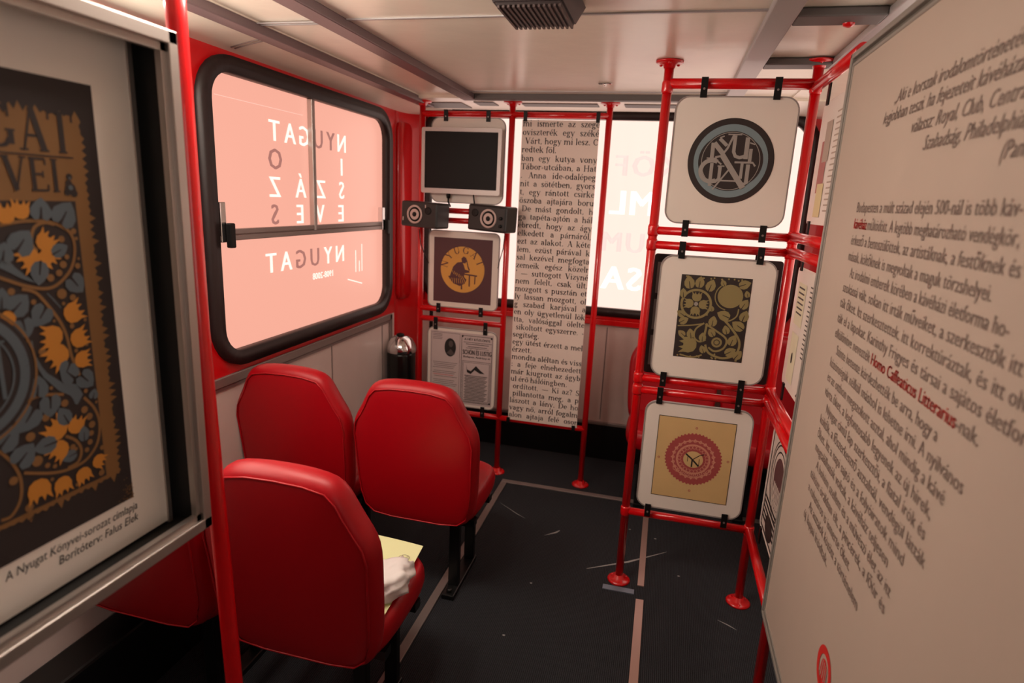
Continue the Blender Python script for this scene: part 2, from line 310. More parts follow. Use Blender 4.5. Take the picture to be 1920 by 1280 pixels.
class Art:
    """flat print: origin and axes of the printed face, layers stacked along the face normal"""
    def __init__(s, o, U, V, N=None):
        s.bm = bmesh.new(); s.o = Vector(o); s.U = Vector(U); s.V = Vector(V); s.N = Vector(N) if N else s.U.cross(s.V); s.mats = []; s.clip = None; s.k = 0
    def mi(s, m):
        if m not in s.mats: s.mats.append(m)
        return s.mats.index(m)
    def p(s, u, v, l=1): return s.o + u*s.U + v*s.V + (.0006*l+.0004+1.8e-6*(s.k % 220))*s.N
    def poly(s, pts, m, l=1):
        s.k += 1
        if s.clip:
            a, b, c, d = s.clip
            if all(q[0] < a for q in pts) or all(q[0] > b for q in pts): return
            pts = [(min(max(x, a), b), min(max(y, c), d)) for x, y in pts]
        try: f = s.bm.faces.new([s.bm.verts.new(s.p(u, v, l)) for u, v in pts])
        except ValueError: return
        f.material_index = s.mi(m)
    def rect(s, u0, u1, v0, v1, m, l=1): s.poly([(u0, v0), (u1, v0), (u1, v1), (u0, v1)], m, l)
    def ell(s, u, v, a, b, m, l=1, n=28, rot=0):
        c, q = math.cos(rot), math.sin(rot)
        s.poly([(u+a*math.cos(2*PI*k/n)*c-b*math.sin(2*PI*k/n)*q, v+a*math.cos(2*PI*k/n)*q+b*math.sin(2*PI*k/n)*c) for k in range(n)], m, l)
    def ribbon(s, pts, m, l=1):      # (u, v, halfwidth)
        n = len(pts)
        for i in range(n-1):
            (x0, y0, w0), (x1, y1, w1) = pts[i], pts[i+1]
            def nrm(j):
                a = pts[max(j-1, 0)]; b = pts[min(j+1, n-1)]; dx, dy = b[0]-a[0], b[1]-a[1]; d = math.hypot(dx, dy) or 1; return -dy/d, dx/d
            a, b = nrm(i), nrm(i+1)
            s.poly([(x0+a[0]*w0, y0+a[1]*w0), (x0-a[0]*w0, y0-a[1]*w0), (x1-b[0]*w1, y1-b[1]*w1), (x1+b[0]*w1, y1+b[1]*w1)][::-1], m, l)
    def line(s, pts, w, m, l=1): s.ribbon([(x, y, w/2) for x, y in pts], m, l)
    def ring(s, u, v, r0, r1, m, l=1, n=40, a0=0, a1=360, sq=1.):
        p = []
        for k in range(n+1):
            a = math.radians(a0+(a1-a0)*k/n); p.append((u+(r0+r1)/2*math.cos(a), v+(r0+r1)/2*math.sin(a)*sq, abs(r1-r0)/2))
        s.ribbon(p, m, l)
    def text(s, t, u, v, size, m, l=1, shear=0., width=None, align='l', rot=0., bold=0.):
        vs, fs, x0, x1 = bfont(t, shear); k = size; kx = (width/(x1-x0)) if width else size
        off = {'l': 0, 'c': -(x1-x0)/2*kx - x0*kx, 'r': -x1*kx}[align]; c, q = math.cos(rot), math.sin(rot); i = s.mi(m)
        for db in ((0, bold) if bold else (0,)):
            vv = []
            for a in vs:
                x, y = a[0]*kx+off+db, a[1]*k; vv.append(s.bm.verts.new(s.p(u+x*c-y*q, v+x*q+y*c, l)))
            for f in fs:
                try: s.bm.faces.new([vv[j] for j in f]).material_index = i
                except ValueError: pass
    def serif(s, t, u, v, size, m, l=1, width=None, shear=0., rot=0., align='l', bold=1., justify=False):
        tot = 0
        for ch in t:
            g = glyph(ch); tot += (g[0] if g else .4)
        kx = size; extra = 0
        if width and justify: extra = (width-tot*size)/max(1, t.count(' ')); extra = max(-.1*size, min(extra, .9*size)); kx = size if t.count(' ') else width/tot
        elif width: kx = width/tot
        if align == 'r': u -= tot*kx
        if align == 'c': u -= tot*kx/2*math.cos(rot); v -= tot*kx/2*math.sin(rot)
        cx = 0; c, q = math.cos(rot), math.sin(rot)
        def tr(x, y): x2 = cx+x*kx+y*size*shear; y2 = y*size; return (u+x2*c-y2*q, v+x2*q+y2*c)
        for ch in t:
            g = glyph(ch)
            if g:
                for e in g[1]:
                    if e[0] == 'L':
                        _, x0, y0, x1, y1, wd = e; d = math.hypot(x1-x0, y1-y0) or 1; nx, ny = -(y1-y0)/d*wd/2*bold, (x1-x0)/d*wd/2*bold
                        s.poly([tr(x0+nx, y0+ny), tr(x0-nx, y0-ny), tr(x1-nx, y1-ny), tr(x1+nx, y1+ny)], m, l)
                    elif e[0] == 'S':
                        _, x, y, h = e; s.poly([tr(x-h, y-.016), tr(x+h, y-.016), tr(x+h, y+.016), tr(x-h, y+.016)], m, l)
                    elif e[0] == 'D':
                        _, x, y, r = e; s.poly([tr(x+r*math.cos(k*PI/4), y+r*math.sin(k*PI/4)) for k in range(8)], m, l)
                    else:
                        _, ax, ay, rx, ry, a0, a1, k0 = e; n = max(4, int(abs(a1-a0)/24)); pr = None
                        for k in range(n+1):
                            a = math.radians(a0+(a1-a0)*k/n); wd = (TN+(TK*1.12-TN)*abs(math.cos(a))**1.4)/2*bold
                            o_ = tr(ax+(rx+wd-.03)*math.cos(a), ay+(ry+wd-.015)*math.sin(a)); i_ = tr(ax+(rx-wd-.03)*math.cos(a), ay+(ry-wd-.015)*math.sin(a))
                            if pr: s.poly([pr[1], pr[0], o_, i_], m, l)
                            pr = (o_, i_)
                cx += g[0]*kx
            else: cx += .4*kx
            if ch == ' ' and justify: cx += extra
        return cx
    def done(s, name, parent, label=None): return obj(name, s.bm, s.mats or [INK], parent, label=label, fixn=False)

# ---------------------------------------------------------------- bus body
WL, WR, RY, FY, H = -1.62, .92, 3.76, -2.4, 2.15
struct('floor', B((WL-.05, FY, -.06), (WR+.05, RY+.05, 0)), CARPET)
bm = bmesh.new()
box(bm, (-1.03, FY, H), (.21, 3.2, H+.04)); box(bm, (WL-.05, FY, H+.005), (-1.03, RY, H+.045)); box(bm, (.21, FY, H+.005), (WR+.05, RY, H+.045))
box(bm, (-1.03, 3.2, H+.012), (.21, RY, H+.052))
struct('ceiling', bm, CEIL)
# side covings that slope from the ceiling down to the window heads
def coving(xa, xb, za, zb, name):
    bm = bmesh.new(); n = 8; vs = []
    for y in (FY, RY):
        row = []
        for k in range(n+1):
            t = k/n; row.append(bm.verts.new((xa+(xb-xa)*t, y, za+(zb-za)*(t**1.6))))
        row += [bm.verts.new((xb, y, za+.02)), bm.verts.new((xa, y, za+.02))]; vs.append(row)
    for k in range(len(vs[0])):
        j = (k+1) % len(vs[0]); bm.faces.new((vs[0][k], vs[0][j], vs[1][j], vs[1][k]))
    bm.faces.new(vs[0]); bm.faces.new(vs[1]); struct(name, bm, CEIL)
coving(-1.36, WL, H, 2.108, 'trim_1'); coving(.5, WR, H, 2.108, 'trim_2')
def rail(name, a, b, m): struct(name, B(a, b, bev=.004), m)
rail('trim_3', (-1.10, FY, H-.028), (-1.03, 3.2, H+.002), RAILM)
rail('trim_4', (-1.43, FY, H-.028), (-1.365, 3.45, H+.002), RAILM)
rail('trim_5', (.20, FY, H-.02), (.275, 3.2, H+.002), RAILG)
rail('trim_6', (-1.03, 3.15, H-.028), (.20, 3.2, H+.002), DARKV)
rail('trim_7', (.275, 2.42, H-.02), (.49, 2.50, H+.002), DARKV)
rail('trim_8', (.275, 1.86, H-.02), (.49, 1.95, H+.002), DARKV)
rail('trim_9', (.49, FY, H-.02), (.55, 2.50, H+.002), RAILG)
bm = bmesh.new()
for y in (1.86, .65, 3.08): box(bm, (-1.03, y-.006, H-.004), (.20, y+.006, H+.001), bev=.001)
for y in (1.88, 1.90): box(bm, (-1.365, y-.004, H-.003), (-1.10, y+.004, H+.001))
struct('trim_10', bm, RAILG)
bm = bmesh.new()
for y in (2.03, 2.05): tube(bm, [(-1.36+(WL+1.36)*t_/8, y, H+(2.108-H)*(t_/8)**1.6-.001) for t_ in range(3, 8)], .003, 6)
struct('trim_11', bm, ALUG)
# rear ceiling transition with dark ventilation slots
vent = thing('trim_12', '', '', (-.41, 3.45, H), kind='structure')
obj('vent_strip', B((-1.5, 3.22, H-.012), (.7, 3.62, H+.012)), CEIL, vent)
for xa, xb, ya, yb in ((-1.40, -1.17, 3.36, 3.55), (-1.09, -.98, 3.33, 3.45), (-.83, -.42, 3.36, 3.46), (-.28, .14, 3.36, 3.46)):
    obj('vent_slot', B((xa, ya, H-.016), (xb, yb, H-.008)), DARKV, vent)

def window(n, y0, y1, z0, z1, X, sgn, pane, mull, first):
    # sgn +1: room lies on +x side
    root = thing('window_%d' % n, '', '', (X, (y0+y1)/2, (z0+z1)/2), kind='structure')
    g = .06
    bm = bmesh.new(); ringslab(bm, 'x', X-sgn*.03, X+sgn*.022, rrect(y0-g, y1+g, z0-g, z1+g, .17, 7), rrect(y0, y1, z0, z1, .10, 7))
    bmesh.ops.bevel(bm, geom=[e for e in bm.edges if len(e.link_faces) == 2 and e.calc_face_angle(0) > 1.2], offset=.008, segments=2, affect='EDGES')
    obj('gasket', bm, RUBBER, root, True)
    bm = bmesh.new(); slab(bm, 'x', X-sgn*.028, X-sgn*.02, rrect(y0-.005, y1+.005, z0-.005, z1+.005, .10, 7)); obj('pane', bm, pane, root)
    if first:
        bm = bmesh.new(); box(bm, (X-.018, y0, 1.425), (X+.014, y1, 1.445), bev=.003); box(bm, (X-.018, y0, 1.447), (X+.006, y1, 1.468), bev=.003)
        obj('sliding_rail', bm, ALUG, root)
        bm = bmesh.new(); box(bm, (X-.018, mull-.022, 1.44), (X+.008, mull-.002, z1), bev=.003); box(bm, (X-.018, mull, 1.44), (X, mull+.016, z1), bev=.002)
        obj('mullion', bm, ALU, root)
        for yy, hh in ((y0+.03, .15), (y1-.05, .13)):
            hd = obj('latch', B((X-.015, yy-.016, 1.42), (X+.016, yy+.016, 1.42+hh), bev=.004), CHROME, root)
            h2 = obj('latch_grip', B((X+.016, yy+.006, 1.40), (X+.04, yy+.034, 1.40+hh*.62), bev=.005), BLACK, hd, rel=False)
            for v in h2.data.vertices: v.co -= root.location
    return root
WZ0, WZ1 = .99, 2.03
w1 = window(1, 1.93, 3.345, WZ0, WZ1, WL, 1, FL, 2.605, True)
window(2, .37, 1.76, WZ0, WZ1, WL, 1, film('pink film on forward left window', (255, 240, 222), FILM_FRONT), 1, False)
bm = bmesh.new(); slab(bm, 'x', WL-.019, WL-.015, rrect(.39, 1.74, 1.46, 2.02, .08, 6)); w2 = bpy.data.objects['window_2']; obj('added_glow_pane', bm, film('added glow pane', (255, 240, 222), 8.0), w2)  # glowing upper pane added out of view to brighten ceiling and boards
obj('sliding_rail', B((WL-.018, .37, 1.43), (WL+.012, 1.76, 1.465), bev=.003), ALU, w2)
window(3, -1.2, .2, WZ0, WZ1, WL, 1, MATS['pink film on forward left window'], 1, False)
for i, (a, b) in enumerate(((1.93, 3.345), (.37, 1.76), (-1.2, .2))):
    window(4+i, a, b, WZ0, WZ1, WR, -1, FR if i == 0 else film('pale film on forward right window', (255, 238, 225), 1.6), 1, False)
# left and right walls: red around the windows, grey laminate below
for side, X, sg in (('left', WL, 1), ('right', WR, -1)):
    bm = bmesh.new(); zb = .90
    spans = [(-2.4, .285, (-1.2, .2)), (.285, 1.845, (.37, 1.76)), (1.845, RY, (1.93, 3.345))]
    for a, b, (p, q) in spans: hole_plate(bm, 'x', X, X-sg*.05, (a, b, zb, 2.2), rrect(p-.04, q+.04, WZ0-.04, WZ1+.04, .12, 6))
    struct('wall_'+side, bm, REDW)
    bm = bmesh.new(); box(bm, (X, FY, 0), (X-sg*.05, RY, zb))
    for y in (-1.6, -.8, 0., .8, 1.6, 2.15, 2.72, 3.3): box(bm, (X, y-.003, .05), (X+sg*.003, y+.003, zb-.04), 1)
    struct('baseboard_'+side, bm, [WALLG, ALUG])
    bm = bmesh.new(); box(bm, (X, FY, zb-.035), (X+sg*.012, 3.42, zb+.005), bev=.004); box(bm, (X, FY, zb-.05), (X+sg*.006, 3.42, zb-.037)); box(bm, (X, 3.395, .05), (X+sg*.012, 3.425, zb), bev=.003)
    struct('trim_%d' % (13 if sg > 0 else 14), bm, ALUG)
# rear wall and rear window
bm = bmesh.new(); rz0, rz1 = 1.0, 2.11
hole_plate(bm, 'y', RY, RY+.05, (WL-.05, WR+.05, .93, 2.22), rrect(-1.5, .70, rz0-.03, rz1+.01, .13, 6))
struct('wall_rear', bm, REDW)
root = thing('window_7', '', '', (-.4, RY, 1.5), kind='structure')
bm = bmesh.new(); ringslab(bm, 'y', RY+.03, RY-.022, rrect(-1.56, .76, rz0-.05, rz1+.045, .16, 7), rrect(-1.50, .70, rz0, rz1, .12, 7)); obj('gasket', bm, RUBBER, root, True)
bm = bmesh.new(); slab(bm, 'y', RY+.02, RY+.028, rrect(-1.505, .705, rz0-.005, rz1+.005, .12, 7)); obj('pane', bm, FB, root)
a = Art((0, RY+.019, 0), (-1, 0, 0), (0, 0, 1), (0, -1, 0))
for t, x, z, m_, sz in (('F', -.295, 1.80, FBD, .17), ('Ö', -.165, 1.80, FBD, .17), ('L', -.30, 1.575, FBW, .20), ('M', -.155, 1.575, FBW, .20), ('U', -.175, 1.35, FBD, .17), ('M', -.315, 1.35, FBD, .17), ('S', -.16, 1.12, FBW, .20), ('A', -.29, 1.12, FBW, .20), ('K', -.03, 1.80, FBD, .17)):
    a.text(t, -x, z, sz, m_, align='c', bold=.012)
a.done('reversed_letters', root)
bm = bmesh.new(); box(bm, (WL, RY-.035, .895), (WR, RY, .93), bev=.004); box(bm, (WL, RY-.012, .93), (WR, RY, .95), bev=.003); struct('trim_15', bm, RED)
bm = bmesh.new(); box(bm, (WL, RY-.01, .25), (WR, RY+.05, .9))
for x in (-.9, -.3, .3): box(bm, (x-.003, RY-.013, .27), (x+.003, RY-.01, .88), 1)
box(bm, (WL, RY-.03, .235), (WR, RY, .255), 1, bev=.003)
struct('baseboard_rear', bm, [WALLG, ALUG])
struct('trim_16', B((WL, RY-.02, 0), (WR, RY+.05, .236)), BLKMET)
# rear left corner column
bm = bmesh.new(); prof = []
for k in range(9):
    t = k/8; a_ = PI/2*t; prof.append((WL+.0+.09*(1-math.cos(a_)), 3.47+.29*math.sin(a_)))
lo = []; 
for z in (0, 2.2): lo.append([bm.verts.new((x, y, z)) for x, y in prof] + [bm.verts.new((WL-.03, RY, z)), bm.verts.new((WL-.03, 3.47, z))])
for k in range(len(lo[0])):
    j = (k+1) % len(lo[0]); f = bm.faces.new((lo[0][k], lo[0][j], lo[1][j], lo[1][k])); f.smooth = k < 8
struct('trim_17', bm, REDW)
bm = bmesh.new(); slab(bm, 'x', WL-.01, WL+.03, rrect(3.485, 3.66, .98, 2.05, .05, 5))
bmesh.ops.bevel(bm, geom=[e for e in bm.edges if e.calc_face_angle(0) > 1.2], offset=.014, segments=3, affect='EDGES')
struct('trim_18', bm, REDW, True)
# front end of the bus, open windscreen above a low bulkhead
bm = bmesh.new(); hole_plate(bm, 'y', FY, FY-.05, (WL-.05, WR+.05, 0, 2.2), rrect(-1.45, .62, 1.0, 1.98, .12, 6)); struct('wall_front', bm, REDW)
# floor strips
struct('trim_19', B((-.80, -2.3, 0), (-.765, 3.19, .008), bev=.002), ALUG)
struct('trim_20', B((-.80, 3.19, 0), (.76, 3.225, .008), bev=.002), ALUG)
bm = bmesh.new(); box(bm, (.03, -2.3, 0), (.062, 2.33, .005)); box(bm, (.032, 2.43, 0), (.060, 3.19, .004)); struct('trim_21', bm, mat('coppery floor strip', (190, 160, 150), .4, .6))
struct('trim_22', B((-.115, 2.36, 0), (.02, 2.392, .004)), mat('blue grey plate', (120, 130, 145), .4, .4))
struct('trim_23', B((WL, FY, .0), (-1.50, 3.35, .26), bev=.01), BLKMET)
sm = Art((0, 0, .0005), (1, 0, 0), (0, 1, 0)); SC = mat('chalky scuff', (150, 150, 148), .7)
sm.ribbon([(-.20, 2.485, .002), (-.02, 2.60, .006), (.156, 2.745, .001)], SC); sm.ribbon([(-.44, 2.70, .001), (-.39, 2.745, .006), (-.375, 2.77, .003)], SC)
sm.ribbon([(-.74, 2.95, .0005), (-.62, 2.86, .0025), (-.57, 2.83, .0005)], SC); sm.ribbon([(.36, 2.3, .001), (.40, 2.28, .003), (.43, 2.26, .001)], SC)
for x, y in ((-.03, 2.9), (.21, 2.56), (-.42, 2.3), (-.45, 1.95), (.1, 2.85)): sm.ell(x, y, .006, .005, SC, n=8)
o = sm.done('trim_24', None); o['kind'] = 'structure'

# letters on window 1, read from outside so mirrored from inside
a = Art((WL-.0195, 0, 0), (0, -1, 0), (0, 0, 1), (1, 0, 0))
for t, y, z, mm in (('T', 2.32, 1.83, 1), ('A', 2.43, 1.83, 1), ('G', 2.54, 1.83, 1), ('U', 2.655, 1.83, 0), ('Y', 2.765, 1.83, 0), ('N', 2.87, 1.83, 1),
                    ('O', 2.318, 1.715, 0), ('I', 2.866, 1.715, 1), ('Z', 2.31, 1.60, 1), ('Á', 2.50, 1.60, 1), ('Z', 2.67, 1.60, 1), ('S', 2.862, 1.60, 1),
                    ('S', 2.301, 1.485, 0), ('E', 2.487, 1.485, 1), ('V', 2.656, 1.485, 1), ('E', 2.852, 1.485, 1),
                    ('T', 2.262, 1.28, 1), ('A', 2.37, 1.28, 1), ('G', 2.484, 1.28, 0), ('U', 2.60, 1.28, 0), ('Y', 2.72, 1.28, 1), ('N', 2.835, 1.28, 1)):
    a.text(t, -y-.022, z-.008, .122, FLL if mm else FLD, align='c', bold=.007)
a.text('1908-2008', -2.69, 1.205, .045, FLL, align='c', bold=.003)
for k, (y, h_) in enumerate(((3.02, .12), (3.06, .06), (3.09, .15))): a.rect(-y-.004, -y+.004, 1.2, 1.2+h_, FLL)
a.line([(-2.93, 1.17), (-3.09, 1.13)], .006, FLL)
a.line([(-1.99, 1.95), (-2.55, 1.953)], .002, film('faint film seam', (255, 205, 188), 1.0))
a.done('reversed_letters', w1)

# ---------------------------------------------------------------- tubular stands
def flange(bm, x, y, z, up=1):
    lathe(bm, [(.05, 0), (.05, .005), (.043, .011), (.024, .014), (.02, .03)] if up > 0 else [(.05, 0), (.05, -.005), (.043, -.009), (.024, -.012), (.02, -.026)], (x, y, z))
    for k in range(3):
        a_ = k*2.1+.5; lathe(bm, [(.006, 0), (.006, .004*up), (.003, .007*up)], (x+.036*math.cos(a_), y+.036*math.sin(a_), z+.008*up), n=8)
    return bm
def F(*a): bm = bmesh.new(); flange(bm, *a); return bm
XA, XB, YS = -.052, .454, 2.449
st = thing('display_stand', 'tall red tubular display stand holding three white boards at right of the aisle', 'display stand', (.2, YS, 0))
obj('post', T([(XA, YS, 0), (XA, YS, H)], .0175), RED, st); obj('post', T([(XB, YS, 0), (XB, YS, H)], .0175), RED, st)
for x in (XA, XB):
    obj('flange', F(x, YS, 0), RED, st); obj('flange', F(x, YS, H-.001, -1), RED, st)
for z in (2.072, 1.54, 1.485, .945, .893, .342): obj('crossbar', T([(XA, YS, z), (XB, YS, z)], .016 if z < 2 else .019), RED, st)
YF = 1.90     # side wing that runs forward along the right
obj('post', T([(XB, YF, 0), (XB, YF, 2.06)], .0175), RED, st); obj('flange', F(XB, YF, 0), RED, st)
for z in (2.06, 1.545, 1.49, .945, .893, .342): obj('crossbar', T([(XB, YS, z), (XB, YF, z)], .018), RED, st)
for z in (2.06, 1.54, 1.485, .945, .893, .342):
    for q in ((XA, YS), (XB, YS)): bm = bmesh.new(); lathe(bm, [(.0185, -.022), (.021, -.014), (.021, .014), (.0185, .022)], (q[0], q[1], z), n=16); obj('collar', bm, RED, st)
bm = bmesh.new(); lathe(bm, [(.004, -.03), (.014, -.026), (.016, -.016), (.012, -.004), (.012, 0)], (.415, 1.93, H)); tag(obj('ceiling_stud', bm, RED), 'small round red stud on the ceiling above the corner of the big text board', 'fitting')

YG = 3.3196
GX = (-1.3807, -.865, -.3474)
gr = thing('display_grid', 'red tubular pole grid across the rear of the bus carrying monitor, boards and text banner', 'display stand', (-.865, YG, 0))
for i, x in enumerate(GX):
    obj('post', T([(x, YG, 0), (x, YG, H-.005)], .0165), RED, gr); obj('flange', F(x, YG, 0), RED, gr); obj('flange', F(x, YG, H-.012, -1), RED, gr)
for z in (2.072, 1.552, 1.498, .98, .918, .352): obj('crossbar', T([(GX[0], YG, z), (GX[1], YG, z)], .0165), RED, gr)
for z in (2.072, .352): obj('crossbar', T([(GX[1], YG, z), (GX[2], YG, z)], .0165), RED, gr)

# ---------------------------------------------------------------- boards hung on straps
def strap_clip(parent, x, y, z0, z1, wd=.024, bolt=True):
    bm = bmesh.new(); box(bm, (x-wd/2, y-.006, z0), (x+wd/2, y, z1), bev=.001)
    zb = (z0, z1)
    if bolt: lathe(bm, [(.004, 0), (.004, -.004)], (x, y-.006, (z0+z1)/2-.005), 'y', n=8, mi=1)
    return obj('strap_clip', bm, [BLACK, ALUG], parent)
def board(x0, x1, z0, z1, y, label, clips, group=None, r=.045):
    t = thing('display_board', label, 'board', ((x0+x1)/2, y, z0), group)
    bm = bmesh.new(); slab(bm, 'y', y, y+.008, rrect(x0, x1, z0, z1, r, 6)); obj('panel', bm, BOARD, t)
    bm = bmesh.new(); ringslab(bm, 'y', y-.002, y+.010, rrect(x0-.005, x1+.005, z0-.005, z1+.005, r+.005, 6), rrect(x0, x1, z0, z1, r, 6)); obj('rim', bm, BOARDE, t)
    for (cx, c0, c1) in clips: strap_clip(t, cx, y-.0015, c0, c1)
    a = Art((0, y, 0), (1, 0, 0), (0, 0, 1)); return t, a
YB = 2.424
# board 1: round emblem
t, a = board(-.012, .404, 1.576, 2.022, YB, 'white board with round black and grey letter emblem, top of the tall red stand',
             [(.078, 2.02, 2.09), (.327, 2.015, 2.09), (.066, 1.523, 1.585), (.343, 1.518, 1.58)])
cx, cz, R = .198, 1.803, .150
a.ell(cx, cz, R, R, EMBK, 1, 64); a.ell(cx, cz, R*.86, R*.86, EMBT, 2, 64)
a.ell(cx, cz, R*.70, R*.70, EMBK, 3, 64)
for dx, dz in ((-.25, .0), (.25, 0), (0, .13), (0, -.13)): a.ell(cx+dx*R, cz+dz*R, R*.5, R*.56, EMBK, 3, 40)
a.ring(cx, cz, R*.665, R*.68, EMBS, 4, 60)
def EM(p, wd, l=5): a.line([(cx+x*R, cz+z*R) for x, z in p], wd*R, EMBS, l)
EM([(-.44, .06), (-.44, .42)], .09); EM([(-.56, .06), (-.32, .06)], .03); EM([(-.42, .42), (-.18, .16)], .11); EM([(-.3, .52), (-.12, .36)], .08)
EM([(-.3, .54), (-.2, .58)], .03)
EM([(.02, .62), (-.1, .3), (-.22, .12), (-.36, .08)], .05)
EM([(-.12, .62), (.2, .62)], .03); EM([(.05, .6), (.05, .22), (.1, .12), (.2, .09), (.3, .12)], .08); EM([(.34, .56), (.34, .06)], .1); EM([(.44, .3), (.44, -.0)], .08)
EM([(.4, .44), (.52, .4)], .03)
a.ring(cx-.42*R, cz-.24*R, .20*R, .30*R, EMBS, 5, 30, 60, 300); EM([(-.48, -.02), (-.3, 0), (-.2, -.08)], .04); EM([(-.42, -.05), (-.42, -.6)], .08); EM([(-.22, -.12), (-.22, -.42), (-.32, -.5)], .08)
EM([(-.28, -.12), (-.12, -.12)], .03); EM([(-.2, .14), (.36, -.62)], .13); EM([(.0, -.18), (-.34, -.68)], .04); EM([(-.2, -.46), (.24, -.46)], .035)
EM([(.1, -.02), (.52, -.02), (.58, -.1)], .045); EM([(.28, -.04), (.28, -.4)], .07); EM([(.42, -.06), (.42, -.5), (.34, -.52)], .09)
a.done('emblem', t, 'round black and blue grey emblem')

# ornament helpers (plain folk flowers, leaves and tendrils)
def rotp(pts, u, v, s_, a_):
    c, q = math.cos(a_), math.sin(a_); return [(u+s_*(x*c-y*q), v+s_*(x*q+y*c)) for x, y in pts]
def tulip(a, u, v, s_, ang, m_, l=3):
    pts = [(-.12, -.5), (.14, -.5), (.34, -.38), (.43, -.12), (.40, .12), (.46, .40), (.34, .28), (.25, .16), (.16, .40), (.06, .16), (-.06, .16), (-.14, .40), (-.24, .16), (-.34, .28), (-.46, .40), (-.40, .12), (-.43, -.12), (-.32, -.38)]
    a.poly(rotp(pts, u, v, s_, ang), m_, l)
def leaf(a, u, v, s_, ang, m_, dk, l=3):
    pts = [(0, -.5), (.24, -.42), (.38, -.18), (.36, .1), (.18, .36), (0, .52), (-.2, .34), (-.36, .1), (-.38, -.18), (-.24, -.42)]
    a.poly(rotp(pts, u, v, s_, ang), m_, l); a.poly(rotp([(-.035, -.52), (.05, -.5), (.02, .08), (-.02, .08)], u, v, s_, ang), dk, l+1)
def heart(a, u, v, s_, ang, m_, dk, l=3):
    pts = [(0, .5), (-.26, .3), (-.46, .02), (-.46, -.26), (-.28, -.46), (-.08, -.4), (0, -.12), (.08, -.4), (.28, -.46), (.46, -.26), (.46, .02), (.26, .3)]
    a.poly(rotp(pts, u, v, s_, ang), m_, l); a.poly(rotp([(-.05, -.4), (.05, -.4), (.02, .12), (-.02, .12)], u, v, s_, ang), dk, l+1)
def spiral(a, pts, wd, m_, l=2):    # smooth curve through points
    out = []; n = len(pts)
    for i in range(n-1):
        p0, p1, p2, p3 = pts[max(i-1, 0)], pts[i], pts[i+1], pts[min(i+2, n-1)]
        for k in range(6):
            t_ = k/6; out.append(tuple(.5*((2*p1[d])+(-p0[d]+p2[d])*t_+(2*p0[d]-5*p1[d]+4*p2[d]-p3[d])*t_*t_+(-p0[d]+3*p1[d]-3*p2[d]+p3[d])*t_**3) for d in (0, 1)))
    out.append(pts[-1]); a.line(out, wd, m_, l)

# board 2: gold floral block print
t, a = board(-.006, .411, .972, 1.447, YB, 'white board with olive gold floral block print, middle of the tall red stand',
             [(.064, 1.44, 1.505), (.348, 1.437, 1.50), (.045, .925, .985), (.342, .922, .985)])
a.rect(.073, .332, 1.054, 1.381, EMBK, 1)
def Q(x, z): return (.073+.259*x, 1.054+.327*z)       # unit square of the print
def q2(fn, x, z, s_, ang, *r): u_, v_ = Q(x, z); fn(a, u_, v_, s_*.3, ang, *r)
u_, v_ = Q(.25, .66); a.ring(u_, v_, .050, .059, OLIVE, 2, 40)
for k in range(4): tulip(a, u_+.031*math.cos(k*PI/2), v_+.031*math.sin(k*PI/2), .042, k*PI/2-PI/2, OLIVE, 3)
a.ell(u_, v_, .008, .008, EMBS, 3, 10)
u_, v_ = Q(.72, .78); a.ell(u_, v_, .046, .045, OLIVE, 2, 30)
a.ring(u_-.004, v_-.002, .049, .053, OLIVE, 2, 20, 130, 260)
for x, z, s_, an in ((.12, .91, .17, .2), (.27, .92, .15, -.1), (.43, .89, .16, -.3), (.60, .93, .09, .5), (.9, .93, .15, -1.2), (.95, .82, .09, .3), (.93, .70, .14, -.5), (.95, .56, .15, -.3), (.88, .44, .17, 1.), (.05, .78, .12, .1), (.05, .53, .12, 1.), (.10, .45, .13, -1), (.52, .47, .14, -.1), (.22, .30, .13, .2), (.09, .29, .11, .9), (.83, .26, .15, -.3), (.82, .12, .15, -1.), (.93, .09, .14, -.6), (.42, .12, .11, .4), (.52, .33, .12, .6), (.72, .38, .12, .3), (.66, .55, .17, 1.2), (.40, .27, .12, 0), (.48, .62, .08, .2)):
    q2(leaf, x, z, s_, an, OLIVE, EMBK, 2)
spiral(a, [Q(.62, .54), Q(.80, .40), Q(.93, .25), (Q(.90, .10)), Q(.72, .035), Q(.52, .08), Q(.45, .18)], .0085, OLIVE)
spiral(a, [Q(.42, .43), Q(.58, .36), Q(.74, .27), Q(.72, .16), Q(.60, .11), Q(.50, .15)], .0075, OLIVE)
spiral(a, [Q(.40, .44), Q(.29, .36), Q(.28, .26), Q(.36, .21), Q(.45, .24)], .0065, OLIVE)
spiral(a, [Q(.44, .44), Q(.42, .25)], .008, OLIVE)
spiral(a, [Q(.64, .50), Q(.74, .49), Q(.84, .55), Q(.86, .64)], .005, OLIVE)
spiral(a, [Q(.10, .03), Q(.28, .01), Q(.42, .05)], .006, OLIVE); spiral(a, [Q(0.02, .38), Q(.22, .40), Q(.38, .43)], .005, OLIVE)
u_, v_ = Q(.61, .22); a.ell(u_, v_, .020, .020, OLIVE, 3, 20); a.ring(u_, v_, .009, .012, EMBK, 4, 16)
tulip(a, *Q(.18, .16), .075, PI/2, OLIVE, 3)
for k in range(26): a.ell(*Q(random.random()*.94+.03, random.choice((.02, .97, .98, .03, random.random()))), .0035, .0035, OLIVE, 2, 8)
a.done('floral_print', t, 'olive gold floral print on black')

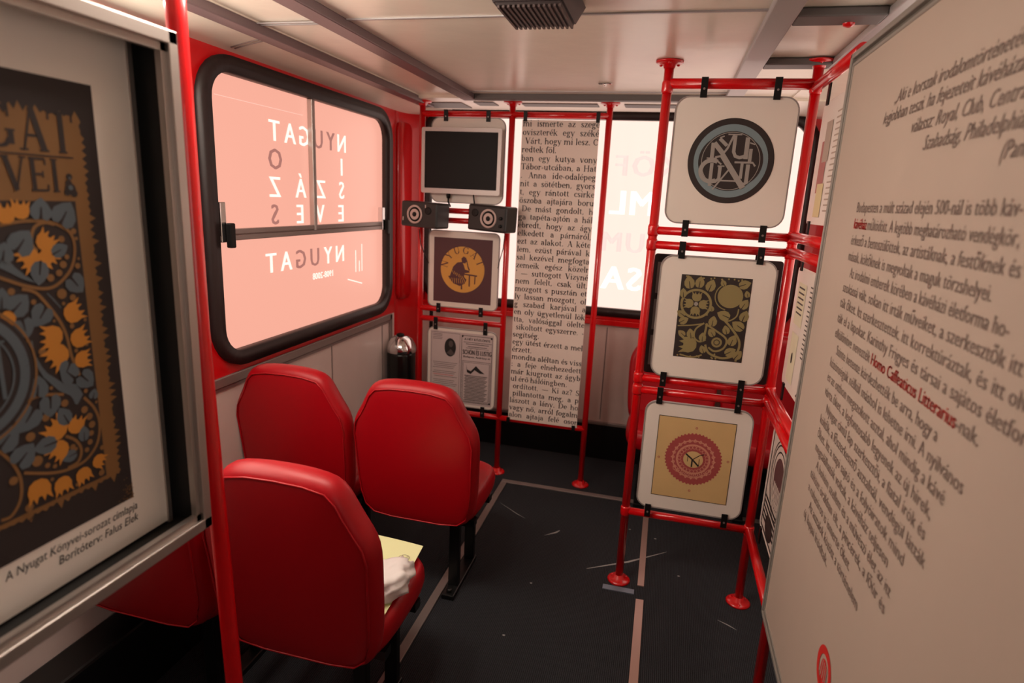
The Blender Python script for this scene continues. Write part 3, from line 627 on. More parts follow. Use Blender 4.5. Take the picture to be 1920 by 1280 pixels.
# board 3: parchment print with red rosette
t, a = board(-.008, .405, .393, .856, YB, 'white board with tan parchment print and red rosette, lowest on the tall red stand',
             [(.040, .85, .92), (.342, .85, .923), (.040, .345, .402), (.349, .35, .41)])
a.rect(.046, .349, .449, .803, INK, 1); a.rect(.0485, .3465, .4515, .8005, PARCH, 2)
cx, cz, R = .198, .630, .109
a.ell(cx, cz, R, R, ROSE, 3, 48)
for k in range(48): a_ = 2*PI*k/48; a.ell(cx+R*math.cos(a_), cz+R*math.sin(a_), .0045, .0045, ROSE, 3, 8)
a.ring(cx, cz, R*.72, R*.76, ROSEL, 4, 48); a.ell(cx, cz, R*.62, R*.60, ROSEL, 4, 36); a.ell(cx, cz, R*.56, R*.54, ROSE, 5, 36)
for k in range(24):
    a_ = 2*PI*k/24; leaf(a, cx+R*.74*math.cos(a_), cz+R*.74*math.sin(a_), .016, a_-PI/2, ROSEL, ROSE, 5)
    a.ring(cx+R*.5*math.cos(a_), cz+R*.48*math.sin(a_), .006, .008, ROSEL, 6, 8)
for k in range(9):
    x = cx+R*(k-4)*.15; z = cz-R*(.62-.02*abs(k-4)**1.6); a.ring(x, z, .008, .0105, ROSEL, 6, 10); a.ell(x, z, .003, .003, ROSEL, 6, 6)
a.ell(cx, cz, R*.36, R*.33, PARCH, 7, 24); a.ring(cx, cz, R*.36, R*.39, ROSE, 7, 24)
def EP(p, wd): a.line([(cx+x*R, cz+z*R) for x, z in p], wd*R, INK, 8)
EP([(-.28, .2), (-.05, .02), (.22, -.24)], .06); EP([(-.03, .02), (-.03, -.3)], .055); EP([(-.02, 0), (.2, .18), (.38, .26)], .03); EP([(.22, -.24), (.22, .05)], .02); EP([(-.2, .14), (-.2, -.1)], .02)
for x, z in ((.198, .765), (.062, .620), (.333, .640), (.198, .490)): a.ell(x, z, .005, .005, ROSE, 3, 10); a.ell(x, z, .0025, .0025, PARCH, 4, 8)
a.done('rosette_print', t, 'tan print with red rosette')

# dark film strip board hanging behind board 2
t = thing('display_board', 'black board with grey film strip edges hanging behind the floral print board', 'board', (.2, 2.50, .95))
bm = bmesh.new(); slab(bm, 'y', 2.50, 2.508, rrect(-.036, .445, .955, 1.448, .01, 3)); obj('panel', bm, mat('black film board', (30, 24, 24), .5), t)
for x in (-.022, .405):
    a = Art((0, 2.50, 0), (1, 0, 0), (0, 0, 1))
    for k in range(3): a.rect(x, x+.026, .99+.15*k, 1.115+.15*k, mat('grey film frame', (120, 112, 108), .5))
    a.done('film_strip_print', t)
for x in (.05, .34): obj('strap_clip', B((x, 2.494, 1.44), (x+.02, 2.50, 1.485)), BLACK, t)

# side wing boards (plane x = XB - .03, facing the aisle)
def side_board(y0, y1, z0, z1, label, r=.02):
    t = thing('side_board', label, 'board', (XB+.030, (y0+y1)/2, z0))
    bm = bmesh.new(); slab(bm, 'x', XB+.030, XB+.038, rrect(y0, y1, z0, z1, r, 5)); obj('panel', bm, BOARD, t)
    for yy in (y1-.06, y0+.08):
        for za, zb_ in ((z1-.01, z1+.06), (z0-.055, z0+.01)): obj('strap_clip', B((XB+.024, yy-.012, za), (XB+.030, yy+.012, zb_)), BLACK, t)
    return t, Art((XB+.030, 0, 0), (0, -1, 0), (0, 0, 1))
t, a = side_board(1.95, 2.42, 1.595, 2.0, 'white text and photo board seen edge-on, top of the stand side wing')
a.rect(-2.35, -2.26, 1.70, 1.87, mat('rosy photo print', (178, 110, 104), .6, vary=.3)); a.rect(-2.32, -2.24, 1.80, 1.93, mat('beige photo print', (180, 160, 145), .6, vary=.2), 2); a.rect(-2.33, -2.24, 1.62, 1.73, mat('cream card print', (220, 200, 150), .6), 2)
for k in range(18): a.rect(-2.20, -2.07+.03*random.random(), 1.945-.018*k, 1.950-.018*k, MATS['beige photo print'], 2)
a.done('photo_print', t)
t, a = side_board(1.95, 2.42, 1.0, 1.44, 'white board with two cream cards seen edge-on, middle of the stand side wing')
a.rect(-2.37, -2.24, 1.24, 1.39, mat('pale cream card print', (222, 214, 185), .6)); a.rect(-2.36, -2.25, 1.03, 1.21, MATS['pale cream card print'])
for k in range(6): a.rect(-2.35, -2.26, 1.37-.018*k, 1.376-.018*k, INKG, 2)
a.ell(-2.305, 1.12, .012, .02, INK, 2, 12)
for k in range(16): a.rect(-2.18, -2.06, 1.39-.016*k, 1.395-.016*k, INKG, 2)
a.ell(-2.09, 1.10, .055, .09, PLUM, 2, 20); a.poly([(-2.16, 1.02), (-2.0, 1.02), (-2.06, 1.1)], EMBK, 3)
a.done('card_print', t)
t, a = side_board(1.95, 2.42, .40, .85, 'black and white ornamental print seen edge-on, lowest board of the stand side wing')
a.rect(-2.385, -2.0, .415, .835, mat('cream print ground', (205, 190, 180), .6))
for r_ in (.15, .135, .11): a.ring(-2.2, .68, r_-.006, r_, INK, 2, 30, 0, 360)
a.ell(-2.2, .68, .085, .085, PLUM, 2, 24)
for k in range(7): a.rect(-2.26+.02*k, -2.255+.02*k+.008, .56, .66, MATS['cream print ground'], 3)
for k in range(5): a.rect(-2.37, -2.03, .545-.022*k, .556-.022*k, INK, 2)
a.ell(-2.24, .47, .07, .045, EMBK, 3, 20); a.ell(-2.1, .5, .05, .05, PLUM, 3, 16)
for z in (.424, .828): a.rect(-2.38, -2.01, z-.004, z+.004, INK, 3)
for y in (-2.378, -2.01): a.rect(y-.004, y+.004, .42, .83, INK, 3)
a.done('ornamental_print', t)

# ---------------------------------------------------------------- rear grid contents
YH = YG-.026
t, a = board(-1.312, -.896, 1.60, 2.047, YH, 'white board behind the monitor, top left of the rear pole grid', [(-1.232, 2.03, 2.09), (-.99, 2.03, 2.09)])
t, a = board(-1.318, -.902, 1.004, 1.437, YH, 'white board with brown square and yellow round figure emblem on the rear pole grid', [(-1.254, .965, 1.02), (-.994, .96, 1.015)], r=.03)
a.rect(-1.288, -.938, 1.032, 1.402, PLUM, 1)
cx, cz, R = -1.113, 1.225, .132
a.ell(cx, cz, R, R, GOLDY, 2, 48)
for k, ch in enumerate('NYUGAT'):
    an = math.radians(166-k*28.5); a.serif(ch, cx+R*.70*math.cos(an), cz+R*.70*math.sin(an), .058, PLUM, 3, rot=an-PI/2, align='c', bold=1.1)
def EF(p, l=3, m_=PLUM): a.poly([(cx+x*R, cz+z*R) for x, z in p], m_, l)
EF([(-.5, -.1), (-.42, .12), (-.24, .3), (-.02, .34), (.06, .2), (.12, .02), (.3, -.02), (.34, -.1), (.1, -.14), (.08, -.3), (.2, -.42), (.12, -.6), (-.1, -.72), (-.4, -.62), (-.6, -.4)])
EF([(-.02, .3), (-.06, .48), (.04, .58), (.16, .52), (.2, .4), (.12, .28)]); EF([(.16, .42), (.24, .1), (.3, -.02), (.34, 0), (.26, .2), (.2, .44)])
EF([(-.1, -.14), (.68, -.2), (.68, -.26), (-.1, -.2)]); EF([(.3, -.22), (.36, -.22), (.36, -.72), (.3, -.7)]); EF([(.56, -.24), (.61, -.24), (.6, -.58), (.55, -.6)])
EF([(-.62, -.3), (-.1, -.3), (-.1, -.36), (-.64, -.36)], 4); EF([(-.05, -.6), (.0, -.6), (.02, -.86), (-.05, -.86)])
for k in range(5): a.line([(cx+(-.5+.12*k)*R, cz+(-.02-.06*k)*R), (cx+(-.36+.12*k)*R, cz+(-.22-.06*k)*R)], .0022, GOLDY, 5)
for k in range(8): a.line([(cx+(-.5+.08*k)*R, cz-.38*R), (cx+(-.54+.1*k)*R, cz-.6*R)], .0025, GOLDY, 4)
a.done('emblem_print', t, 'brown square with yellow round emblem')
t, a = board(-1.315, -.893, .405, .872, YH, 'grey white board with old newspaper advertisements, bottom left of the rear pole grid', [(-1.269, .862, .935), (-.962, .855, .93), (-.962, .35, .415)], r=.035)
a.rect(-1.300, -.910, .418, .856, mat('newsprint paper', (196, 180, 178), .6), 1)
def AR(x0, x1, z0, z1, l=2, m_=INK): a.rect(-1.3+.39*x0, -1.3+.39*x1, .418+.438*z0, .418+.438*z1, m_, l)
def frame(x0, x1, z0, z1, w_=.005):
    for q in ((x0, x1, z0, z0+w_), (x0, x1, z1-w_, z1), (x0, x0+w_, z0, z1), (x1-w_, x1, z0, z1)): AR(*q)
a.ell(-1.3+.39*.32, .418+.438*.78, .036, .056, INK, 2, 28); a.ell(-1.3+.39*.33, .418+.438*.83, .014, .020, INKG, 3, 16); a.poly([(-1.3+.39*.26, .418+.438*.70), (-1.3+.39*.33, .418+.438*.76), (-1.3+.39*.40, .418+.438*.69), (-1.3+.39*.33, .418+.438*.67)], INKG, 3)
for z in (.95, .93, .905, .885): AR(.04, .19, z, z+.006, 2, INKG)
frame(.015, .475, .02, .98, .004); frame(.50, .985, .03, .97, .007); frame(.52, .965, .045, .62, .005); frame(.535, .95, .06, .60, .004)
a.text('A HÉT KÖZLÖNYE', -1.3+.39*.745, .418+.438*.905, .019, INK, align='c', bold=.0015)
AR(.53, .97, .875, .881); AR(.57, .93, .85, .858); AR(.60, .90, .815, .823); AR(.57, .93, .795, .80)
a.text('SCHÖN ÉS LUSTIG', -1.3+.39*.745, .418+.438*.71, .040, INK, width=.175, align='c', bold=.0025)
a.text('Budapest, Andrássy-út', -1.3+.39*.745, .418+.438*.665, .017, INK, width=.165, align='c', bold=.0012)
a.poly([(-1.3+.39*x, .418+.438*z) for x, z in ((.58, .58), (.60, .50), (.66, .48), (.70, .52), (.74, .56), (.80, .51), (.88, .46), (.80, .46), (.72, .50), (.66, .44), (.60, .46))], INK, 3)
for k in range(18): AR(.56+.012*(k % 2), .925-.02*(k*7 % 3), .41-.02*k, .419-.02*k)
for k in range(21):
    if k % 5 != 4: AR(.045+.01*(k % 3), .44-.02*(k*5 % 4), .56-.025*k, .566-.025*k, 2, INKR if k == 7 else INKG)
for x in (.515, .97):
    for z in (.045, .955): a.ell(-1.3+.39*x, .418+.438*z, .006, .006, INK, 3, 8)
a.done('newspaper_print', t)

# monitor
t = thing('monitor', 'flat silver framed monitor with dark blank screen hung high on the rear grid', 'monitor', (-1.13, YH-.04, 1.645))
my = YH-.045
obj('housing', B((-1.345, my, 1.655), (-.905, YH-.004, 1.985), bev=.008), SILVER, t)
bm = bmesh.new(); ringslab(bm, 'y', my-.008, my+.004, rrect(-1.352, -.898, 1.645, 1.992, .01, 3), rrect(-1.333, -.917, 1.672, 1.972, .003, 3)); obj('bezel', bm, SILVER, t)
obj('screen', B((-1.335, my-.003, 1.67), (-.915, my+.001, 1.974)), SCREEN, t)
bm = bmesh.new(); tube(bm, [(-1.20, my+.02, 1.655), (-1.20, my+.02, 1.60), (-1.19, my+.03, 1.575)], .005, 8); lathe(bm, [(.009, 0), (.013, -.02), (.009, -.036)], (-1.2, my+.02, 1.655), n=12); obj('power_cable', bm, BLACK, t)
obj('signal_cable', T([(-1.055, my+.02, 1.655), (-1.05, my+.02, 1.62), (-1.04, my+.01, 1.58)], .004, 8), BLACK, t)
# loudspeakers
def speaker(cx_, ang, label, knobs):
    t = thing('loudspeaker', label, 'loudspeaker', (cx_, YG-.178, 1.457), 'small loudspeakers on the rear grid')
    t.rotation_euler = (0, math.radians(2), ang)
    W2, Hh, D = .118, .137, .13
    obj('cabinet', B((-W2, 0, 0), (W2, D, Hh), bev=.010), mat('graphite speaker plastic', (24, 25, 25), .4), t, rel=False)
    s_ = 1 if knobs else -1; wx = .02*s_-(.03 if not knobs else 0); wx = .012 if knobs else -.025
    bm = bmesh.new(); lathe(bm, [(.050, .001), (.050, -.004), (.041, -.006), (.039, .001)], (wx, 0, Hh/2), 'y', 32); obj('cone_ring', bm, mat('pale speaker ring', (196, 176, 170), .4), t, rel=False)
    bm = bmesh.new(); lathe(bm, [(.039, -.0015), (.031, -.003), (.030, -.0035)], (wx, 0, Hh/2), 'y', 28, 0); lathe(bm, [(.029, -.004), (.014, -.0015), (.013, -.006), (.004, -.010)], (wx, 0, Hh/2), 'y', 28, 1); lathe(bm, [(.0135, -.005), (.011, -.010), (.003, -.012)], (wx, 0, Hh/2), 'y', 16, 0)
    obj('cone', bm, [BLACK, MATS['pale speaker ring']], t, rel=False)
    tx = (wx-.085) if knobs else (wx+.085); bm = bmesh.new(); lathe(bm, [(.020, -.0005), (.020, -.003), (.014, -.001), (.004, -.004)], (tx if knobs else tx, 0, Hh*.68), 'y', 20); obj('tweeter', bm, BLACK, t, rel=False)
    if knobs:
        for z in (.075, .035): bm = bmesh.new(); lathe(bm, [(.009, 0), (.008, -.012), (.004, -.013)], (.088, 0, z), 'y', 14); obj('knob', bm, BLACK, t, rel=False)
    else:
        obj('badge', B((-.105, -.001, .03), (-.099, .001, .05)), ALU, t, rel=False); obj('badge', B((.04, -.001, .108), (.045, .001, .124)), ALU, t, rel=False)
    return t
speaker(-1.325, math.radians(-12), 'small dark loudspeaker without knobs, left one below the monitor', False)
speaker(-.938, math.radians(-14), 'small dark loudspeaker with control knobs, right one below the monitor', True)
c1 = obj('speaker_cable', T([(-1.374, YH-.02, 1.44), (-1.36, YH-.03, 1.36), (-1.33, YH-.03, 1.29), (-1.318, YH-.01, 1.25)], .0025, 6), BLACK); tag(c1, 'thin dark cable sagging at left of the yellow round emblem board', 'cable')
c1 = obj('speaker_cable', T([(-.865, YH-.025, 1.44), (-.87, YH-.03, 1.36), (-.885, YH-.03, 1.30), (-.90, YH-.012, 1.25)], .0025, 6), BLACK); tag(c1, 'thin dark cable sagging at right of the yellow round emblem board', 'cable')

# long text banner
LINES = ["mi ismerte az szegé", "oviszterék egy széké", " Várt, hogy mi lesz. C", "redtek föl.", "ban egy kutya vony", "Tábor=utcában, a Hat", ". Anna ide=odalépeg", "nit a sötétben, gyors", "t, egy rántott csirke", "őszoba ajtajára boru",
 " De mást gondolt, h", "ga tapéta=ajtón a hál", "ébredt, hogy az ágy", "elkedett a párnáról,", "ezt az alakot. A kéte", "lem, ezüst párával k", "sal kezével megfogta", "zemeik egész közelr", "' — suttogott Vizyné", "nem felelt, csak ült,",
 "mozgott s pusztán et", "ly lassan mozgott, ol", "g szabad karjával a", "en oly ügyetlenül lök", "tta, valósággal ölelte", " sikoltott egyszerre. -", "segítség.", "egy ütést érzett a mel", "érzett.", "mondta aléltan és viss",
 ": a feje elnehezedett", "már kiugrott az ágyb", "ul érő hálóingben.", " ordított. — Ki az? S", " pillantotta meg, a p", "lászott a lány. De ho", "vagy nő, arról fogalm", "alon ajtaja felé osor"]
t = thing('text_banner', 'long narrow white paper banner of large serif text in the middle of the rear grid', 'banner', (-.6, YH, .36))
bx0, bx1, bz0, bz1 = -.802, -.3915, .361, 2.045
bm = bmesh.new(); n = 40; f_, b_ = [], []
for k in range(n+1):
    z = bz0+(bz1-bz0)*k/n; f_.append([bm.verts.new((x, YH, z)) for x in (bx0, bx1)]); b_.append([bm.verts.new((x, YH+.002, z)) for x in (bx0, bx1)])
for k in range(n):
    bm.faces.new((f_[k][0], f_[k][1], f_[k+1][1], f_[k+1][0])); bm.faces.new((b_[k][0], b_[k+1][0], b_[k+1][1], b_[k][1]))
    bm.faces.new((f_[k][0], f_[k+1][0], b_[k+1][0], b_[k][0])); bm.faces.new((f_[k][1], b_[k][1], b_[k+1][1], f_[k+1][1]))
bm.faces.new((f_[0][0], b_[0][0], b_[0][1], f_[0][1])); bm.faces.new((f_[n][0], f_[n][1], b_[n][1], b_[n][0])); obj('paper', bm, PAPER, t)
a = Art((0, YH, 0), (1, 0, 0), (0, 0, 1)); a.clip = (bx0+.001, bx1-.001, bz0, bz1-.001)
for i, s_ in enumerate(LINES):
    z = 2.012-.0441*i; ind = .016 if s_.startswith(' ') else 0.; short = i in (3, 26, 28, 32)
    a.serif(s_.strip(), bx0+.004+ind, z, .0455, INK, 1, width=None if short else (bx1-bx0-.002-ind), justify=not short, bold=1.15)
a.done('serif_text', t, 'black serif text')
for x, z0_, z1_ in ((-.786, 2.035, 2.09), (-.401, 2.035, 2.09), (-.80, .345, .375), (-.41, .34, .375)): strap_clip(t, x, YH-.0015, z0_, z1_, .02, False)

# ---------------------------------------------------------------- chrome topped bin in the corner
t = thing('waste_bin', 'black cylindrical bin with chrome domed lid in the rear left corner', 'bin', (-1.53, 3.385, 0))
bm = bmesh.new(); lathe(bm, [(.085, 0), (.088, .01), (.088, .66), (.084, .68)], (-1.53, 3.385, 0)); obj('body', bm, mat('black glossy steel', (14, 18, 17), .22), t)
bm = bmesh.new(); lathe(bm, [(.088, .675), (.092, .68), (.092, .70), (.084, .725), (.066, .757), (.04, .777), (.012, .785)], (-1.53, 3.385, 0)); lid = obj('lid', bm, CHROME, t)
bm = bmesh.new(); lathe(bm, [(.024, .778), (.024, .79), (.012, .795)], (-1.53, 3.37, 0), n=16)
o = obj('knob', bm, BLACK, t)
o = obj('pipe', T([(-1.42, 3.60, .0), (-1.42, 3.60, 1.02), (-1.43, 3.62, 1.1)], .012, 10), BLACK); tag(o, 'thin black vertical pipe behind the chrome topped bin', 'pipe')

# ---------------------------------------------------------------- seats
def shell(outline, rings, c, plane='xz', sub=1):
    """outline around centre c; rings = (scale, depth)"""
    bm = bmesh.new(); rows = []
    for s_, d in rings:
        rows.append([bm.verts.new((c[0]+(x-c[0])*s_, d, c[1]+(z-c[1])*s_) if plane == 'xz' else (c[0]+(x-c[0])*s_, c[1]+(z-c[1])*s_, d)) for x, z in outline])
    n = len(outline)
    for i in range(len(rows)-1):
        for k in range(n): bm.faces.new((rows[i][k], rows[i][(k+1) % n], rows[i+1][(k+1) % n], rows[i+1][k]))
    bm.faces.new(rows[0]); bm.faces.new(rows[-1]); return bm
half = [(.0, .0), (.11, .0), (.19, .010), (.228, .045), (.244, .11), (.250, .20), (.253, .30), (.257, .385), (.246, .435), (.220, .478), (.197, .520), (.178, .562), (.150, .592), (.085, .604), (0, .607)]
outline = half + [(-x, z) for x, z in reversed(half[1:-1])]
def make_seat(label, group, legs=True):
    t = thing('bus_seat', label, 'seat', (0, 0, 0), group)
    bm = shell(outline, [(.05, -.034), (.45, -.033), (.80, -.028), (.90, -.024), (.945, -.020), (.985, -.006), (1.0, .014), (.995, .038), (.95, .055), (.86, .054), (.6, .036), (.05, .028)], (0, .29))
    R_ = Matrix.Rotation(math.radians(7), 4, 'X')      # lean back
    for v in bm.verts:
        v.co = R_ @ v.co; v.co.z += .355; v.co.y += .05
    o = obj('backrest', bm, VINYL, t, True, rel=False); md = o.modifiers.new('smooth', 'SUBSURF'); md.levels = md.render_levels = 1
    pts = []
    for k in range(len(outline)+1):
        x, z = outline[k % len(outline)]; q = R_ @ Vector((x*.925, -.0235, .29+(z-.29)*.925)); q.z += .355; q.y += .05; pts.append(q)
    obj('piping', tube(bmesh.new(), pts, .0028, 8, cap=False), VINYLE, o, True, rel=False)
    hc = [(.0, .0), (.14, .0), (.19, .015), (.222, .06), (.232, .15), (.232, .26), (.228, .36), (.214, .41), (.17, .445), (.09, .458), (0, .46)]
    oc = hc + [(-x, z) for x, z in reversed(hc[1:-1])]
    bm = shell(oc, [(.05, .345), (.5, .345), (.86, .352), (.95, .368), (1.0, .40), (.995, .435), (.95, .462), (.88, .468), (.7, .455), (.05, .44)], (0, .23), 'xy')
    for v in bm.verts: v.co.y += .03
    o = obj('cushion', bm, VINYL, t, True, rel=False); md = o.modifiers.new('smooth', 'SUBSURF'); md.levels = md.render_levels = 1
    bm = bmesh.new(); box(bm, (-.21, .14, .315), (.21, .18, .345)); box(bm, (-.21, .36, .315), (.21, .40, .345)); obj('seat_frame', bm, BLKMET, t, rel=False)
    bm = bmesh.new(); box(bm, (.10, .15, .02), (.145, .18, .32), bev=.004); box(bm, (.095, .08, 0), (.15, .40, .022), bev=.004); lathe(bm, [(.012, .022), (.012, .032), (.006, .036)], (.122, .11, 0), n=10)
    obj('leg', bm, BLKMET, t, rel=False)
    bm = bmesh.new(); box(bm, (.10, .36, .02), (.145, .39, .32), bev=.004); obj('leg', bm, BLKMET, t, rel=False)
    return t
def dup(root, loc, rz, label, group=None):
    r = root.copy(); col.objects.link(r); r.location = loc; r.rotation_euler = (0, 0, rz); r['label'] = label
    if group: r['group'] = group
    for ch in list(root.children):
        c = ch.copy(); col.objects.link(c); c.parent = r
        for g_ in list(ch.children):
            d = g_.copy(); col.objects.link(d); d.parent = c
    return r
GRP = 'red bus seats'
s0 = make_seat('red vinyl bus seat nearest the camera, holding paper and white bag', GRP)
s0.location = (-.872, 1.225, 0)
dup(s0, (-.852, 2.0, 0), 0, 'red vinyl bus seat by the aisle, in front of the newspaper board', GRP)
dup(s0, (-1.376, 2.0, 0), 0, 'red vinyl bus seat beside the window, directly left of the aisle seat', GRP)
dup(s0, (-1.398, 1.225, 0), 0, 'dark shaded red bus seat partly hidden below the big framed poster', GRP)
dup(s0, (.12, 3.55, 0), PI, 'red rear bus seat facing forward, behind left side of the tall stand', GRP)
dup(s0, (.645, 3.55, 0), PI, 'red rear bus seat facing forward, behind right side of the tall stand', GRP)

# things on the nearest seat
t = thing('flyer', 'pale yellow green paper with small round emblem lying on the nearest seat', 'paper', (-.75, 1.55, .475))
bm = bmesh.new(); g_ = []
cs = [(-.90, 1.40), (-.66, 1.35), (-.685, 1.70), (-.925, 1.715)]; n = 6
for i in range(n+1):
    row = []
    for j in range(n+1):
        u_, v_ = i/n, j/n; x = (1-u_)*(1-v_)*cs[0][0]+u_*(1-v_)*cs[1][0]+u_*v_*cs[2][0]+(1-u_)*v_*cs[3][0]; y = (1-u_)*(1-v_)*cs[0][1]+u_*(1-v_)*cs[1][1]+u_*v_*cs[2][1]+(1-u_)*v_*cs[3][1]
        row.append((x, y, .474+.010*v_*v_+.003*math.sin(3*u_)))
    g_.append(row)
top = [[bm.verts.new(p) for p in r] for r in g_]; bot = [[bm.verts.new((p[0], p[1], p[2]-.0015)) for p in r] for r in g_]
for i in range(n):
    for j in range(n): bm.faces.new((top[i][j], top[i+1][j], top[i+1][j+1], top[i][j+1])); bm.faces.new((bot[i][j], bot[i][j+1], bot[i+1][j+1], bot[i+1][j]))
for i in range(n): bm.faces.new((top[i][0], bot[i][0], bot[i+1][0], top[i+1][0])); bm.faces.new((top[i][n], top[i+1][n], bot[i+1][n], bot[i][n])); bm.faces.new((top[0][i], top[0][i+1], bot[0][i+1], bot[0][i])); bm.faces.new((top[n][i], bot[n][i], bot[n][i+1], top[n][i+1]))
obj('sheet', bm, FLYER, t)
a = Art((-.717, 1.615, .4845), (1, 0, 0), (0, 1, 0)); a.ring(0, 0, .017, .0185, INKG, 1, 20); a.line([(-.01, .012), (.01, -.012)], .0025, INKG); a.line([(.01, .012), (-.006, -.012)], .0015, INKG); a.line([(-.014, 0), (.014, 0)], .0015, INKG)
a.done('emblem', t)
bm = bmesh.new(); bmesh.ops.create_icosphere(bm, subdivisions=4, radius=1)
import mathutils
for v in bm.verts:
    nz = mathutils.noise.noise(v.co*1.8+Vector((3, 1, 2)))*.35+mathutils.noise.noise(v.co*4.5)*.16+abs(mathutils.noise.noise(v.co*9))*.06
    c = v.co*(1+nz); tap = 1-.35*max(0, -c.y); v.co = Vector((-.70+.062*c.x*tap+.02*c.y, 1.445+.10*c.y, max(.481, .512+.052*c.z*tap)))
tag(obj('plastic_bag', bm, BAGM, smooth=True), 'crumpled white plastic bag on the paper on the nearest seat', 'bag')

# added fill lamps out of view, brightening the boards, seats and ceiling
LD = mat('added fill lamp glow', (240, 235, 225), .4, emit=((255, 238, 222), FILL_LAMP))
for lx, lab in ((-.74, 'added fill lamp out of view above the aisle, right one of the pair'), (-1.23, 'added fill lamp out of view between the ceiling rails by the window')):
    t = thing('added_fill_lamp', lab, 'lamp', (lx, 1.15, H), 'added fill lamps')
    obj('base', B((lx-.09, 1.00, H-.05), (lx+.09, 1.30, H), bev=.004), ALU, t)
    obj('diffuser', B((lx-.075, 1.015, H-.105), (lx+.075, 1.285, H-.05), bev=.015), LD, t)

# ---------------------------------------------------------------- ceiling fan housing, near pole
t = thing('ceiling_vent_box', 'black ribbed box mounted on the ceiling at top centre', 'vent', (-.385, 1.68, H))
bm = bmesh.new(); vs = []
for (x0, x1, y0, y1, z) in ((-.49, -.272, 1.52, 1.80, H), (-.465, -.295, 1.55, 1.755, H-.062)):
    vs.append([bm.verts.new(p) for p in ((x0, y0, z), (x1, y0, z), (x1, y1, z), (x0, y1, z))])
bm.faces.new(vs[0]); bm.faces.new(vs[1])
for k in range(4): bm.faces.new((vs[0][k], vs[0][(k+1) % 4], vs[1][(k+1) % 4], vs[1][k]))
bmesh.ops.bevel(bm, geom=list(bm.edges), offset=.006, segments=2, affect='EDGES'); obj('housing', bm, mat('brown black plastic', (44, 34, 33), .45), t)
bm = bmesh.new()
for k in range(13): x = -.457+.0127*k; box(bm, (x, 1.556, H-.068), (x+.006, 1.75, H-.06))
obj('grille', bm, mat('brown plastic ribs', (70, 54, 52), .45), t)
t = thing('ceiling_hook', 'tiny bright metal bracket on the ceiling above the text banner', 'bracket', (-.33, 2.86, H))
bm = bmesh.new(); box(bm, (-.36, 2.85, H-.006), (-.30, 2.87, H), bev=.002); lathe(bm, [(.006, -.012), (.006, 0)], (-.33, 2.86, H-.002), n=8); obj('plate', bm, CHROME, t)

PX, PY = -.860, .975
t = thing('handrail_pole', 'red floor to ceiling handrail pole beside the big framed poster', 'pole', (PX, PY, 0))
obj('pole', T([(-.873, PY, H), (-.870, PY, 1.9), (-.868, PY, 1.35), (-.842, PY, .5), (-.842, PY, 0)], .0175, 16), RED, t)
obj('flange', F(-.842, PY, 0), RED, t); obj('flange', F(-.873, PY, H-.001, -1), RED, t)

# ---------------------------------------------------------------- big framed poster on the left
BX, BXb, ye, zt, zb = -.82, -.907, .918, 1.872, .968
ys = .20
t = thing('poster_case', 'big aluminium framed poster case with ornate dark floral cover print, at left', 'poster', (BX, .5, zb))
bm = bmesh.new()
box(bm, (BX-.012, ys, zb), (BX, ye, zb+.022), bev=.002); box(bm, (BX-.012, ys, zt-.022), (BX, ye, zt), bev=.002)
box(bm, (BX-.012, ye-.02, zb), (BX, ye, zt), bev=.002); box(bm, (BX-.012, ys, zb), (BX, ys+.02, zt), bev=.002)
box(bm, (BX-.02, ye-.03, zb+.01), (BX-.008, ye-.014, zt-.01)); box(bm, (BX-.02, ys, zb+.015), (BX-.008, ye-.014, zb+.034)); box(bm, (BX-.02, ys, zt-.034), (BX-.008, ye-.014, zt-.015))
obj('frame', bm, ALU, t)
bm = bmesh.new(); box(bm, (BXb-.012, ye-.008, zb), (BX-.012, ye-.002, zt)); box(bm, (BXb-.012, ys, zb), (BX-.012, ys+.006, zt)); box(bm, (BXb-.012, ys, zt-.008), (BX-.012, ye, zt-.002)); box(bm, (BXb-.012, ys, zb+.002), (BX-.012, ye, zb+.008)); box(bm, (BXb-.016, ys, zb), (BXb-.010, ye, zt))
obj('case_lining', bm, CASE, t)
SX = BXb+.012
pz0, pz1, pe = .982, 1.859, .885
obj('poster_panel', B((BXb-.008, ys+.01, pz0), (SX, pe, pz1)), SHOWC, t)
bm = bmesh.new(); box(bm, (SX-.01, pe, pz0-.004), (SX+.004, pe+.009, pz1+.004)); obj('panel_edge', bm, ALU, t)
TUL = [(0.672, 1.584, 0.03, -0.12), (0.65, 1.579, 0.032, 0.0), (0.704, 1.538, 0.034, -0.72), (0.672, 1.511, 0.038, -4.25), (0.703, 1.508, 0.034, -2.41), (0.735, 1.426, 0.038, -1.22), (0.69, 1.394, 0.04, 1.48), (0.74, 1.384, 0.036, -1.28), (0.695, 1.361, 0.043, -4.15), (0.741, 1.348, 0.032, -1.57), (0.633, 1.43, 0.026, -3.79), (0.679, 1.252, 0.042, 0.64), (0.715, 1.248, 0.034, -0.42), (0.679, 1.212, 0.038, -3.99), (0.644, 1.161, 0.042, -3.14), (0.681, 1.153, 0.034, -3.07), (0.717, 1.154, 0.032, -2.91), (0.748, 1.168, 0.028, -2.1)]
